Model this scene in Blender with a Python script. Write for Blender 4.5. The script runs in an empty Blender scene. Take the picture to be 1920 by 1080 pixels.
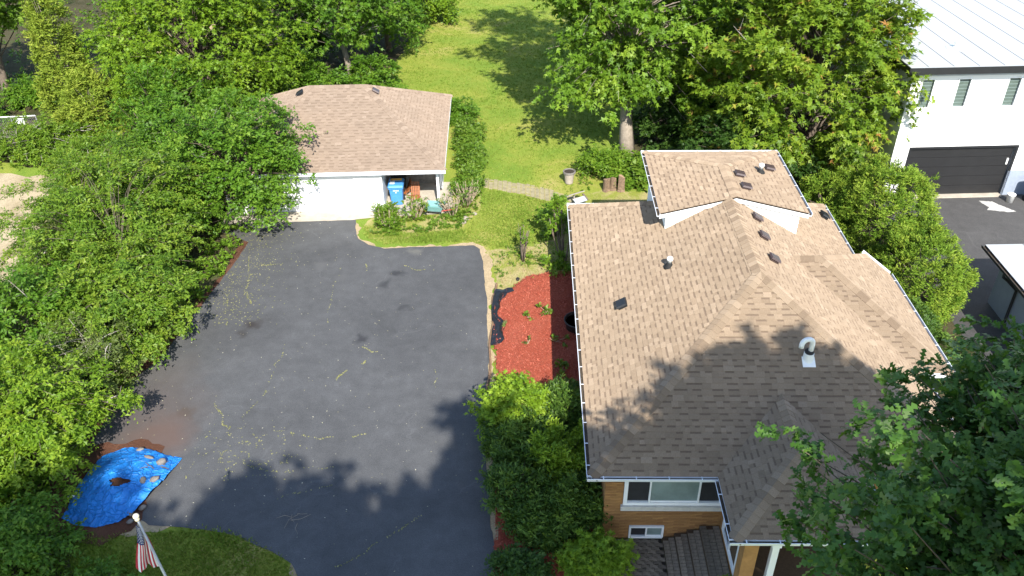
import bpy, bmesh, math, random
import numpy as np
from mathutils import Vector, Matrix, noise as mnoise
R = math.radians
random.seed(7)
S = bpy.context.scene
COL = S.collection

# ------------------------------------------------------------------ camera, sky, sun, exposure
cd = bpy.data.cameras.new('camera'); cam = bpy.data.objects.new('camera', cd); COL.objects.link(cam)
S.camera = cam
cd.sensor_width = 36.0; cd.lens = 29.496; cd.clip_end = 1000.0
_p, _y, _r = R(34.612), R(-1.5465), R(-0.8755)
fwd = Vector((math.sin(_y)*math.cos(_p), math.cos(_y)*math.cos(_p), -math.sin(_p)))
rt = Vector((math.cos(_y), -math.sin(_y), 0)); up = rt.cross(fwd)
r2 = math.cos(_r)*rt + math.sin(_r)*up; u2 = -math.sin(_r)*rt + math.cos(_r)*up
m = Matrix((r2, u2, -fwd)).transposed().to_4x4(); m.translation = (0, 0, 19.0)
cam.matrix_world = m

SUNV = Vector((0.235, -1.12, 1.0)).normalized()          # towards the sun
SUN_EL = math.asin(SUNV.z); SUN_AZ = math.atan2(SUNV.x, SUNV.y)
W = bpy.data.worlds.new('World'); S.world = W; W.use_nodes = True
wn = W.node_tree.nodes; wl = W.node_tree.links
sky = wn.new('ShaderNodeTexSky'); sky.sky_type = 'NISHITA'; sky.sun_disc = False
sky.sun_elevation = SUN_EL; sky.sun_rotation = SUN_AZ; sky.air_density = 1.0; sky.dust_density = 0.6
wl.new(sky.outputs[0], wn['Background'].inputs['Color']); wn['Background'].inputs['Strength'].default_value = 0.14
sl = bpy.data.lights.new('sun', 'SUN'); sl.energy = 4.4; sl.angle = R(0.53); sl.color = (1.0, 0.95, 0.86)
so = bpy.data.objects.new('sun', sl); COL.objects.link(so); so.location = (20, -60, 60)
so.rotation_euler = SUNV.to_track_quat('Z', 'Y').to_euler()
S.view_settings.view_transform = 'Standard'; S.view_settings.look = 'None'
S.view_settings.gamma = 1.0; S.view_settings.exposure = 1.22; S.view_settings.use_curve_mapping = False
S.cycles.max_bounces = 6; S.cycles.transparent_max_bounces = 8

# ------------------------------------------------------------------ object helpers
def tag(o, label=None, cat=None, group=None, kind=None):
    if label: o['label'] = label
    if cat: o['category'] = cat
    if group: o['group'] = group
    if kind: o['kind'] = kind
    return o

def thing(name, label, cat, loc=(0, 0, 0), rz=0.0, group=None):
    o = bpy.data.objects.new(name, None); COL.objects.link(o)
    o.empty_display_size = 0.2
    o.location = loc; o.rotation_euler = (0, 0, rz)
    return tag(o, label, cat, group)

def dup(root, loc, rz, label=None, scale=None):
    r = root.copy(); COL.objects.link(r); r.location = loc; r.rotation_euler = (0, 0, rz)
    if scale: r.scale = scale
    if label: r['label'] = label
    for ch in list(root.children):
        c = ch.copy(); COL.objects.link(c); c.parent = r
        for g in ch.children:
            d = g.copy(); COL.objects.link(d); d.parent = c
    return r

class MB:
    """collects polygons for one mesh"""
    def __init__(s): s.v = []; s.f = []; s.mi = []; s.a = []
    def add(s, vs, fs, mi=0, a=0.5):
        b = len(s.v); s.v.extend([tuple(q) for q in vs])
        for f in fs: s.f.append(tuple(i+b for i in f)); s.mi.append(mi); s.a.append(a)
        return s
    def poly(s, pts, mi=0, a=.5): return s.add(pts, [tuple(range(len(pts)))], mi, a)
    def box(s, c, d, rz=0, rx=0, ry=0, mi=0, a=.5, top=1.0):
        M = Matrix.Rotation(rz, 3, 'Z') @ Matrix.Rotation(ry, 3, 'Y') @ Matrix.Rotation(rx, 3, 'X')
        vs = []
        for z in (-.5, .5):
            k = top if z > 0 else 1.0
            for x, y in ((-.5, -.5), (.5, -.5), (.5, .5), (-.5, .5)):
                vs.append(M @ Vector((x*d[0]*k, y*d[1]*k, z*d[2])) + Vector(c))
        return s.add(vs, [(3, 2, 1, 0), (4, 5, 6, 7), (0, 1, 5, 4), (1, 2, 6, 5), (2, 3, 7, 6), (3, 0, 4, 7)], mi, a)
    def b(s, x0, x1, y0, y1, z0, z1, mi=0, a=.5):
        return s.box(((x0+x1)/2, (y0+y1)/2, (z0+z1)/2), (x1-x0, y1-y0, z1-z0), mi=mi, a=a)
    def tube(s, pts, rad, n=6, caps=True, mi=0, a=.5):
        pts = [Vector(p) for p in pts]
        if not hasattr(rad, '__len__'): rad = [rad]*len(pts)
        vs = []; prev = None
        for i, p in enumerate(pts):
            t = (pts[min(i+1, len(pts)-1)] - pts[max(i-1, 0)]).normalized()
            if prev is None:
                x = t.orthogonal().normalized()
            else:
                x = (prev - t*prev.dot(t)); x = x.normalized() if x.length > 1e-6 else t.orthogonal().normalized()
            prev = x; y = t.cross(x)
            for k in range(n):
                an = 2*math.pi*k/n
                vs.append(p + (x*math.cos(an)+y*math.sin(an))*rad[i])
        fs = []
        for i in range(len(pts)-1):
            for k in range(n):
                k2 = (k+1) % n
                fs.append((i*n+k, i*n+k2, (i+1)*n+k2, (i+1)*n+k))
        if caps:
            fs.append(tuple(range(n-1, -1, -1))); fs.append(tuple((len(pts)-1)*n+k for k in range(n)))
        return s.add(vs, fs, mi, a)
    def lathe(s, c, prof, n=16, mi=0, a=.5):
        c = Vector(c); vs = []; fs = []
        for r, z in prof:
            for k in range(n):
                an = 2*math.pi*k/n; vs.append(c + Vector((r*math.cos(an), r*math.sin(an), z)))
        for i in range(len(prof)-1):
            for k in range(n):
                k2 = (k+1) % n; fs.append((i*n+k, i*n+k2, (i+1)*n+k2, (i+1)*n+k))
        fs.append(tuple(range(n-1, -1, -1))); fs.append(tuple((len(prof)-1)*n+k for k in range(n)))
        return s.add(vs, fs, mi, a)
    def mesh(s, name, mats, smooth=False):
        me = bpy.data.meshes.new(name); me.from_pydata(s.v, [], s.f)
        if not isinstance(mats, (list, tuple)): mats = [mats]
        for m_ in mats: me.materials.append(m_)
        if len(mats) > 1: me.polygons.foreach_set('material_index', s.mi)
        at = me.attributes.new('rnd', 'FLOAT', 'FACE'); at.data.foreach_set('value', np.array(s.a, dtype=np.float32))
        if smooth: me.polygons.foreach_set('use_smooth', [True]*len(me.polygons))
        me.update(); return me

def link(name, me, parent=None, local=False):
    o = bpy.data.objects.new(name, me); COL.objects.link(o)
    if parent is not None:
        o.parent = parent
        if not local and parent.parent is None: o.location = -parent.location
    return o

def part(name, mb, mats, parent=None, local=False, smooth=False, kind=None):
    o = link(name, mb.mesh(name, mats, smooth), parent, local)
    if kind: o['kind'] = kind
    return o

def tri_mesh(name, V, F, mat, rnd=None, smooth=False):
    """fast mesh from numpy arrays: V (n,3), F (m,k)"""
    me = bpy.data.meshes.new(name); V = np.ascontiguousarray(V, dtype=np.float32); F = np.ascontiguousarray(F, dtype=np.int32)
    k = F.shape[1]; mF = len(F)
    me.vertices.add(len(V)); me.vertices.foreach_set('co', V.ravel())
    me.loops.add(mF*k); me.loops.foreach_set('vertex_index', F.ravel())
    me.polygons.add(mF); me.polygons.foreach_set('loop_start', np.arange(0, mF*k, k, dtype=np.int32))
    try: me.polygons.foreach_set('loop_total', np.full(mF, k, dtype=np.int32))
    except Exception: pass
    if rnd is not None:
        at = me.attributes.new('rnd', 'FLOAT', 'FACE'); at.data.foreach_set('value', rnd.astype(np.float32))
    me.materials.append(mat); me.update(calc_edges=True)
    if smooth: me.polygons.foreach_set('use_smooth', [True]*mF)
    return me

# ------------------------------------------------------------------ materials
def newmat(name):
    m_ = bpy.data.materials.new(name); m_.use_nodes = True
    return m_, m_.node_tree.nodes, m_.node_tree.links, m_.node_tree.nodes['Principled BSDF']

def ramp(n, l, src, stops):
    r_ = n.new('ShaderNodeValToRGB'); e = r_.color_ramp.elements
    while len(e) < len(stops): e.new(0.5)
    for i, (p, c) in enumerate(stops): e[i].position = p; e[i].color = (*c, 1)
    l.new(src, r_.inputs[0]); return r_.outputs[0]

def noise(n, l, scale, detail=4, rough=.6, vec=None, dist=0):
    t = n.new('ShaderNodeTexNoise'); t.inputs['Scale'].default_value = scale
    t.inputs['Detail'].default_value = detail; t.inputs['Roughness'].default_value = rough; t.inputs['Distortion'].default_value = dist
    if vec is None:
        g = n.new('ShaderNodeTexCoord'); vec = g.outputs['Object']
    l.new(vec, t.inputs['Vector']); return t.outputs['Fac']

def mix(n, l, fac, a, b, mode='MIX'):
    x = n.new('ShaderNodeMix'); x.data_type = 'RGBA'; x.blend_type = mode; x.clamp_result = False
    for i, v in ((0, fac), (6, a), (7, b)):
        if hasattr(v, 'node'): l.new(v, x.inputs[i])
        elif i == 0: x.inputs[0].default_value = v
        else: x.inputs[i].default_value = (*v, 1)
    return x.outputs[2]

def maprange(n, l, src, a, b, c=0, d=1):
    x = n.new('ShaderNodeMapRange'); l.new(src, x.inputs[0])
    for i, v in enumerate((a, b, c, d)): x.inputs[i+1].default_value = v
    return x.outputs[0]

def bump(n, l, h, bs, strength=.3, dist=.02):
    b_ = n.new('ShaderNodeBump'); b_.inputs['Strength'].default_value = strength; b_.inputs['Distance'].default_value = dist
    l.new(h, b_.inputs['Height']); l.new(b_.outputs[0], bs.inputs['Normal'])

def simple(name, col, rough=.6, var=.12, scale=6, metal=0.0, bmp=.0, spec=.4, fine=60):
    m_, n, l, bs = newmat(name)
    f = noise(n, l, scale, 5, .65)
    d = tuple(max(0, c*(1-var)) for c in col); h = tuple(c*(1+var) for c in col)
    l.new(ramp(n, l, f, [(.3, d), (.7, h)]), bs.inputs['Base Color'])
    bs.inputs['Roughness'].default_value = rough; bs.inputs['Metallic'].default_value = metal
    bs.inputs['Specular IOR Level'].default_value = spec
    if bmp: bump(n, l, noise(n, l, fine, 3), bs, bmp, .01)
    return m_

def attr(n, name='rnd'):
    a = n.new('ShaderNodeAttribute'); a.attribute_name = name; return a.outputs['Fac']

def leafmat(name, dark, mid, light, trans=.42, rough=.5, spec=.35, accent=None):
    m_, n, l, bs = newmat(name)
    st = [(.0, dark), (.5, mid), (.9, light)]
    if accent: st = [(.0, dark), (.45, mid), (.80, light), (.93, accent)]
    c = ramp(n, l, attr(n), st)
    l.new(c, bs.inputs['Base Color']); bs.inputs['Roughness'].default_value = rough
    bs.inputs['Specular IOR Level'].default_value = spec
    t = n.new('ShaderNodeBsdfTranslucent')
    tc = mix(n, l, 1.0, c, (1.25, 1.15, .55), 'MULTIPLY'); l.new(tc, t.inputs['Color'])
    x = n.new('ShaderNodeMixShader'); x.inputs[0].default_value = trans
    l.new(bs.outputs[0], x.inputs[1]); l.new(t.outputs[0], x.inputs[2])
    l.new(x.outputs[0], n['Material Output'].inputs['Surface'])
    return m_

def shingle_mat(name, stops):
    m_, n, l, bs = newmat(name)
    c = ramp(n, l, attr(n), stops)
    g = noise(n, l, 45, 4, .8); g2 = noise(n, l, .5, 4, .6)
    c = mix(n, l, 1.0, c, ramp(n, l, g, [(.25, (.72, .72, .72)), (.75, (1.25, 1.25, 1.25))]), 'MULTIPLY')
    c = mix(n, l, 1.0, c, ramp(n, l, g2, [(.3, (.93, .93, .93)), (.7, (1.06, 1.05, 1.04))]), 'MULTIPLY')
    l.new(c, bs.inputs['Base Color']); bs.inputs['Roughness'].default_value = .9; bs.inputs['Specular IOR Level'].default_value = .2; bs.inputs['Diffuse Roughness'].default_value = 1.0
    bump(n, l, noise(n, l, 160, 2), bs, .35, .006)
    return m_

M = {}
M['shingle'] = shingle_mat('asphalt_shingle_tan', [(0, (.122, .088, .064)), (.18, (.155, .113, .082)), (.35, (.212, .158, .110)), (.7, (.250, .190, .134)), (1, (.298, .231, .167))])
M['shingle_g'] = shingle_mat('asphalt_shingle_garage', [(0, (.140, .104, .080)), (.18, (.170, .128, .097)), (.35, (.200, .152, .116)), (.7, (.228, .175, .134)), (1, (.262, .205, .160))])
M['deck'] = simple('roof_deck', (.13, .095, .07), .9)
M['white'] = simple('white_paint', (.80, .81, .82), .45, .03, 3)
M['white_siding'] = simple('white_siding', (.80, .80, .80), .5, .03, 2)
M['gutter'] = simple('gutter_white', (.72, .75, .80), .35, .05, 8)
M['leaf_litter'] = simple('gutter_litter', (.06, .045, .03), .95, .5, 25)
M['brick'] = simple('ochre_brick', (.34, .175, .062), .85, .25, 3.5, bmp=.3)
M['mortar'] = simple('dark_mortar', (.085, .055, .032), .95, .2, 20)
M['stone_sill'] = simple('limestone_sill', (.52, .50, .46), .7, .12, 8, bmp=.2)
M['black_metal'] = simple('black_metal', (.014, .015, .017), .45, .2, 10)
M['brown_metal'] = simple('brown_vent_metal', (.062, .040, .037), .35, .15, 10, spec=.5)
M['grey_metal'] = simple('galvanised', (.42, .43, .45), .4, .1, 12, .6)
M['dark_glass'] = simple('dark_glass', (.012, .014, .016), .06, .2, 2, spec=.6)
M['screen'] = simple('window_screen', (.022, .022, .025), .8, .2, 4)
M['pale_glass'] = simple('curtained_glass', (.20, .26, .25), .12, .25, 1.3, spec=.6)
M['blind'] = simple('window_blind', (.085, .115, .10), .25, .12, 5, spec=.6)
M['concrete'] = simple('concrete', (.40, .355, .29), .9, .2, 2.2, bmp=.3)
M['paver_dark'] = simple('mossy_brick_paver', (.18, .15, .115), .95, .45, 4, bmp=.5, fine=40)
M['tan_paver'] = simple('tan_path_paver', (.27, .235, .14), .95, .25, 5, bmp=.3)
M['membrane'] = simple('white_roof_membrane', (.40, .41, .415), .5, .05, .7, bmp=.05)
M['seam'] = simple('roof_seam', (.10, .10, .10), .9)
M['navy_bin'] = simple('navy_plastic', (.012, .018, .045), .35, .2, 5)
M['blue_bin'] = simple('blue_plastic', (.065, .25, .58), .45, .1, 4)
M['sticker_y'] = simple('yellow_sticker', (.72, .38, .07), .5)
M['sticker_w'] = simple('white_sticker', (.62, .64, .68), .5)
M['wood_red'] = simple('stained_wood', (.26, .085, .026), .6, .35, 9)
M['grey_wood'] = simple('weathered_wood', (.26, .235, .205), .9, .3, 9, bmp=.4)
M['red_paint'] = simple('red_paint', (.42, .06, .05), .45)
M['teal'] = simple('teal_paint', (.16, .32, .31), .5, .15, 5)
M['rubber'] = simple('rubber', (.016, .016, .016), .8)
M['stump'] = simple('cut_wood', (.36, .235, .15), .9, .35, 10, bmp=.5, fine=25)
M['bark'] = simple('bark', (.125, .098, .075), .95, .4, 7, bmp=.7, fine=22)
M['bark_pale'] = simple('bark_pale', (.26, .22, .175), .95, .3, 7, bmp=.7, fine=22)
M['twig'] = simple('twig_tan', (.29, .235, .16), .9, .3, 8)
M['dead'] = simple('dead_wood', (.33, .295, .26), .9, .25, 8)
M['rock'] = simple('fieldstone', (.17, .155, .14), .9, .3, 7, bmp=.5, fine=18)
M['rock_pale'] = simple('pale_stone', (.27, .235, .20), .9, .25, 9, bmp=.4)
M['urn'] = simple('pale_urn', (.36, .31, .265), .9, .2, 8, bmp=.3)
M['pot'] = simple('dark_pot', (.022, .020, .019), .6)
M['soil'] = simple('potting_soil', (.035, .026, .018), .95, .4, 30)
M['fabric_black'] = simple('weed_fabric', (.012, .013, .016), .42, .3, 6)
M['edging'] = simple('brown_edging', (.19, .115, .065), .85, .3, 8, bmp=.3)
M['white_plastic'] = simple('white_plastic', (.78, .78, .76), .4, .04, 4)
M['steel'] = simple('pole_aluminium', (.38, .39, .39), .4, .12, 6, .5)
M['ball'] = simple('pole_finial', (.62, .55, .42), .35, .1, 4)
M['flag_red'] = simple('flag_red', (.40, .018, .040), .75, .12, 8)
M['flag_white'] = simple('flag_white', (.66, .66, .68), .75, .06, 8)
M['flag_blue'] = simple('flag_blue', (.022, .032, .135), .75, .15, 8)
M['spall'] = simple('spilled_lime', (.40, .39, .37), .9, .2, 4)
M['lamp'] = simple('lamp_glass', (.75, .76, .76), .3)
M['wh_trim'] = simple('grey_trim', (.36, .39, .43), .5, .06, 4)
M['wh_base'] = simple('grey_base', (.25, .29, .36), .7, .1, 6)
M['garage_black'] = simple('black_door', (.015, .015, .016), .5, .12, 3)
M['kraft'] = simple('wrapped_blocks', (.30, .30, .32), .8, .2, 6)

# asphalt: sealcoat wear, stains, faint map cracks
def asphalt(name, base, dusty=True):
    m_, n, l, bs = newmat(name)
    g = n.new('ShaderNodeTexCoord'); o = g.outputs['Object']
    a = noise(n, l, .28, 6, .62, o, .6); f = noise(n, l, 38, 4, .75, o); mid = noise(n, l, 2.2, 5, .6, o)
    lo = tuple(c*.84 for c in base); hi = tuple(c*1.16 for c in base)
    c = ramp(n, l, a, [(.32, lo), (.68, hi)])
    c = mix(n, l, 1, c, ramp(n, l, f, [(.25, (.52, .52, .52)), (.72, (1.48, 1.48, 1.46))]), 'MULTIPLY')
    c = mix(n, l, 1, c, ramp(n, l, mid, [(.30, (.86, .86, .86)), (.70, (1.10, 1.10, 1.10))]), 'MULTIPLY')
    # fine cracks
    vo = n.new('ShaderNodeTexVoronoi'); vo.feature = 'DISTANCE_TO_EDGE'; vo.inputs['Scale'].default_value = .33
    nv = n.new('ShaderNodeTexNoise'); nv.inputs['Scale'].default_value = 1.5; nv.inputs['Detail'].default_value = 5; l.new(o, nv.inputs['Vector'])
    ad = n.new('ShaderNodeVectorMath'); ad.operation = 'MULTIPLY_ADD'; l.new(nv.outputs['Color'], ad.inputs[0])
    ad.inputs[1].default_value = (1.1, 1.1, 0); l.new(o, ad.inputs[2]); l.new(ad.outputs[0], vo.inputs['Vector'])
    ck = maprange(n, l, vo.outputs['Distance'], .0, .012, 1, 0)
    gate = maprange(n, l, noise(n, l, .4, 3, .6, o), .48, .62, 0, .22)
    mm = n.new('ShaderNodeMath'); mm.operation = 'MULTIPLY'; l.new(ck, mm.inputs[0]); l.new(gate, mm.inputs[1])
    c = mix(n, l, mm.outputs[0], c, tuple(x*2.3 for x in base))
    # pale grit specks
    sp = n.new('ShaderNodeTexVoronoi'); sp.inputs['Scale'].default_value = 5.5; l.new(o, sp.inputs['Vector'])
    spk = maprange(n, l, sp.outputs['Distance'], .035, .055, .6, 0)
    c = mix(n, l, spk, c, (.20, .19, .15))
    if dusty:
        sx = n.new('ShaderNodeSeparateXYZ'); l.new(o, sx.inputs[0])
        for (x, y, rad, col, k) in ((-10.4, 25.1, .42, (.030, .024, .022), .85), (-10.75, 24.5, .3, (.035, .03, .028), .6), (-11.4, 20.25, .35, (.05, .038, .026), .7),
                                    (-5.4, 28.5, .28, (.026, .027, .03), .8), (-5.75, 27.75, .3, (.028, .029, .032), .7), (-4.85, 26.1, .28, (.028, .029, .032), .6), (-6.2, 24.3, .25, (.026, .026, .03), .8),
                                    (-4.9, 30.2, .3, (.14, .135, .12), .7), (-8.7, 29.1, .38, (.10, .10, .10), .6), (-7.6, 28.3, .35, (.09, .09, .09), .5), (-12.4, 20.2, 2.0, (.095, .072, .062), .5), (-12.6, 22.3, 1.2, (.09, .075, .066), .4),
                                    (-11.9, 19.0, 1.3, (.115, .070, .055), .6)):
            sub = n.new('ShaderNodeVectorMath'); sub.operation = 'DISTANCE'; l.new(ad.outputs[0], sub.inputs[0]); sub.inputs[1].default_value = (x+.55, y+.55, 0)
            msk = maprange(n, l, sub.outputs['Value'], rad*.35, rad*1.15, k, 0)
            c = mix(n, l, msk, c, col)
    l.new(c, bs.inputs['Base Color']); bs.inputs['Roughness'].default_value = .78; bs.inputs['Specular IOR Level'].default_value = .35
    bump(n, l, f, bs, .5, .012)
    return m_
M['asphalt'] = asphalt('driveway_asphalt', (.073, .074, .077))
M['asphalt2'] = asphalt('neighbour_asphalt', (.062, .060, .060), False)

def groundmat(name, cols, scale=.35, fine=14, f2=70, bs_=.6):
    m_, n, l, bs = newmat(name)
    a = noise(n, l, scale, 7, .68, dist=.5); b = noise(n, l, fine, 5, .7); f = noise(n, l, f2, 3, .8)
    k = len(cols)
    c = ramp(n, l, a, [(.28+.44*i/(k-1), q) for i, q in enumerate(cols)])
    c = mix(n, l, 1, c, ramp(n, l, b, [(.25, (.70, .72, .68)), (.75, (1.28, 1.25, 1.2))]), 'MULTIPLY')
    c = mix(n, l, 1, c, ramp(n, l, f, [(.2, (.68, .70, .66)), (.8, (1.3, 1.28, 1.2))]), 'MULTIPLY')
    l.new(c, bs.inputs['Base Color']); bs.inputs['Roughness'].default_value = .95; bs.inputs['Specular IOR Level'].default_value = .1
    bump(n, l, b, bs, bs_, .06); return m_
M['lawn'] = groundmat('lawn', [(.115, .195, .028), (.160, .23, .036), (.225, .255, .048), (.37, .31, .13)], .22)
M['floor'] = groundmat('woodland_floor', [(.024, .045, .010), (.045, .044, .022), (.075, .065, .040), (.040, .075, .013)], .45)
M['dirt'] = groundmat('bare_dirt', [(.34, .27, .19), (.42, .345, .255), (.30, .24, .16), (.46, .39, .30)], .5)
M['dryearth'] = groundmat('dry_earth', [(.33, .25, .165), (.40, .31, .215), (.27, .21, .13)], .9)
M['mulch'] = groundmat('red_mulch', [(.28, .060, .040), (.33, .080, .052), (.36, .105, .072)], .5, 30, 90, .9)
M['mulchdark'] = groundmat('brown_mulch', [(.085, .042, .030), (.12, .056, .040), (.155, .08, .055)], .8, 25, 80, .9)
M['bedweeds'] = groundmat('weedy_bed', [(.29, .25, .12), (.20, .235, .04), (.34, .29, .15), (.17, .225, .03)], .8)

M['leaf_maple'] = leafmat('leaf_maple', (0.07, 0.145, 0.012), (0.13, 0.245, 0.018), (0.235, 0.345, 0.034))
M['leaf_mapler'] = leafmat('leaf_maple_red_tips', (0.075, 0.145, 0.01), (0.14, 0.235, 0.016), (0.25, 0.33, 0.03), accent=(.42, .22, .07))
M['leaf_yellow'] = leafmat('leaf_yellow_green', (0.078, 0.155, 0.008), (0.148, 0.26, 0.014), (0.245, 0.345, 0.026))
M['leaf_mid'] = leafmat('leaf_mid_green', (0.048, 0.12, 0.01), (0.1, 0.215, 0.016), (0.185, 0.295, 0.028))
M['leaf_arch'] = leafmat('leaf_arching', (0.062, 0.135, 0.01), (0.132, 0.235, 0.018), (0.225, 0.305, 0.032))
M['leaf_grey'] = leafmat('leaf_grey_green', (0.075, 0.11, 0.026), (0.14, 0.19, 0.045), (0.21, 0.26, 0.075))
M['leaf_dark'] = leafmat('leaf_dark_green', (0.026, 0.065, 0.012), (0.052, 0.115, 0.018), (0.09, 0.165, 0.026))
M['leaf_cedar'] = leafmat('leaf_cedar', (0.095, 0.15, 0.014), (0.165, 0.235, 0.022), (0.255, 0.305, 0.04), .2, .7, .2)
M['leaf_juniper'] = leafmat('leaf_juniper', (0.065, 0.135, 0.01), (0.132, 0.22, 0.018), (0.225, 0.295, 0.032), .2, .7, .2)
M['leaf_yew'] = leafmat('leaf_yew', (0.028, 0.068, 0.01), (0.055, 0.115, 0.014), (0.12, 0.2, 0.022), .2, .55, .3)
M['leaf_yewlit'] = leafmat('leaf_yew_lit_tone', (0.085, 0.165, 0.008), (0.16, 0.27, 0.014), (0.25, 0.36, 0.028), .3, .55, .3)  # brighter copy of the yew leaves, sunlight put into the colour
M['leaf_oak'] = leafmat('leaf_oak', (.038, .098, .017), (.066, .152, .024), (.115, .215, .038), .32, .5, .30, accent=(.16, .23, .09))
M['leaf_hosta'] = leafmat('leaf_hosta', (.07, .15, .012), (.12, .22, .02), (.20, .29, .04))
M['grassblade'] = leafmat('grass_blades', (.115, .20, .020), (.185, .255, .036), (.29, .30, .08), .3, .7, .15)
M['straw'] = leafmat('dry_straw', (.30, .23, .12), (.40, .32, .18), (.50, .42, .27), .2, .8, .15)
M['moss'] = leafmat('crack_weeds', (.17, .18, .06), (.23, .23, .09), (.32, .30, .15), .2, .8, .15)
M['mulchchip'] = leafmat('mulch_chips', (.25, .052, .034), (.32, .075, .048), (.40, .125, .085), .0, .9, .1)
M['speck'] = leafmat('fallen_bits', (.24, .22, .13), (.33, .31, .20), (.46, .43, .33), .0, .9, .1)

# ------------------------------------------------------------------ ground sheets
def ragged(pts, step=.25, amp=.05, seed=0, closed=True):
    rg = random.Random(seed); out = []
    for i, p in enumerate(pts):
        q = pts[(i+1) % len(pts)]; L = math.dist(p, q); n_ = max(1, int(L/step))
        for k in range(n_):
            t = k/n_; x = p[0]+(q[0]-p[0])*t; y = p[1]+(q[1]-p[1])*t
            s_ = mnoise.noise(Vector((x*1.3, y*1.3, seed*3.1)))*amp*1.6 + rg.uniform(-amp, amp)*.45
            nx, ny = -(q[1]-p[1])/max(L, .01), (q[0]-p[0])/max(L, .01)
            out.append((x+nx*s_, y+ny*s_))
    return out

def inside(poly, x, y):
    c = False; j = len(poly)-1
    for i in range(len(poly)):
        if (poly[i][1] > y) != (poly[j][1] > y) and x < (poly[j][0]-poly[i][0])*(y-poly[i][1])/(poly[j][1]-poly[i][1])+poly[i][0]: c = not c
        j = i
    return c

def inside_np(poly, X, Y):
    c = np.zeros(len(X), bool); j = len(poly)-1
    for i in range(len(poly)):
        xi, yi = poly[i]; xj, yj = poly[j]
        if yi != yj:
            c ^= ((yi > Y) != (yj > Y)) & (X < (xj-xi)*(Y-yi)/(yj-yi)+xi)
        j = i
    return c

def sheet(name, pts, z, mat, amp=.06, step=.25, seed=1):
    mb = MB(); mb.poly([(x, y, z) for x, y in ragged(pts, step, amp, seed)])
    o = part(name, mb, mat); o['kind'] = 'structure'; return o

gm = MB(); gm.poly([(-300, -300, 0), (300, -300, 0), (300, 400, 0), (-300, 400, 0)])
part('ground', gm, M['lawn'])['kind'] = 'structure'
FLOOR_L = [(-9.8, 43.2), (-9.0, 47), (-9.2, 52), (-8.3, 58), (-8, 75), (-70, 75), (-70, 40.5), (-31, 39.6), (-24.6, 38.4), (-22.2, 33.5), (-21, 20), (-22, 9), (-11.4, 12.0), (-12.6, 14.9), (-13.6, 19), (-13, 23), (-12.3, 29), (-12.7, 33), (-13.5, 36), (-14, 42.6)]
sheet('woodland_floor_left', FLOOR_L, .004, M['floor'], .25, .5, 2)
sheet('woodland_floor_right', [(5.2, 37.2), (4.4, 40), (6.0, 44), (7, 52), (6.5, 62), (7, 78), (45, 78), (45, 50), (17, 48), (16.4, 36), (16.3, 32), (16.3, 9), (10, 9), (11, 16), (11.2, 29), (8.5, 32)], .004, M['floor'], .2, .5, 3)
sheet('dirt_lot', [(-21.2, 9), (-20.3, 20), (-20.8, 28), (-21.8, 33.5), (-23.6, 37.3), (-30, 38.2), (-45, 37), (-45, 9)], .008, M['dirt'], .3, .5, 4)
sheet('pale_patch_wood', [(-24.5, 49), (-22.0, 56), (-23.5, 62), (-28, 62), (-27, 54)], .010, M['dryearth'], .4, .6, 5)  # paler sheet laid on the woodland floor
DRIVE = [(-14.2, 32.85), (-12.03, 32.95), (-7.93, 33.03), (-7.86, 32.36), (-7.53, 31.3), (-7.01, 30.74), (-6.3, 30.5), (-2.45, 30.72), (-2.14, 30.42), (-1.96, 29.08), (-1.73, 26.78), (-1.58, 24.73), (-1.46, 22.3), (-1.42, 19.66), (-1.32, 17.4), (-1.1, 15.8), (-.85, 14.0), (-.6, 10), (-.4, -2), (-5.4, -2), (-5.3, 11.6), (-5.7, 13.2), (-6.5, 14.34), (-7.28, 14.83), (-8.3, 15.27), (-9.11, 15.45), (-10.85, 15.62), (-11.39, 15.91), (-12.3, 16.6), (-13.9, 18.88), (-13.95, 21.69), (-13.3, 22.84), (-12.9, 25.72), (-12.45, 29.08), (-12.3, 31.0), (-14.2, 32.2)]
sheet('driveway_edge_soil', [(-12.0, 32.9), (-7.82, 33.1), (-7.74, 32.36), (-7.43, 31.35), (-6.95, 30.84), (-6.3, 30.6), (-2.4, 30.82), (-1.95, 30.45), (-1.68, 29.07), (-1.45, 27.52), (-1.36, 22.3), (-1.2, 20.6), (-1.0, 17.4), (-.75, 15.6), (-.55, 14), (-.3, 10), (-.2, -2), (-5.55, -2), (-5.5, 11.6), (-5.9, 13.3), (-6.65, 14.5), (-7.38, 15.0), (-8.35, 15.42), (-9.2, 15.6), (-10.85, 15.4), (-11.7, 15.2), (-12.9, 16.1), (-13.6, 18.8), (-13.6, 21.7), (-13.0, 23), (-12.6, 25.7), (-12.1, 29.1), (-12.0, 31), (-12.0, 32.6)], .012, M['dryearth'], .17, .15, 6)
sheet('driveway', DRIVE, .022, M['asphalt'], .035, .18, 7)
sheet('garage_apron', [(-14.0, 32.55), (-8.15, 32.9), (-7.0, 33.15), (-3.6, 33.5), (-3.75, 36.6), (-14.1, 36.4)], .030, M['concrete'], .012, .4, 8)
sheet('neighbour_driveway', [(16.1, 10), (40, 10), (40, 36), (16.0, 35.2), (15.6, 30), (15.9, 20)], .010, M['asphalt2'], .06, .3, 9)
sheet('bare_earth_behind_house', [(2.1, 34.0), (2.6, 35.2), (3.4, 35.75), (5.4, 35.6), (7.5, 34.9), (9.5, 33), (9, 28), (1.7, 28.8), (1.5, 31), (1.7, 33.3)], .008, M['bedweeds'], .15, .3, 10)
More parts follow.
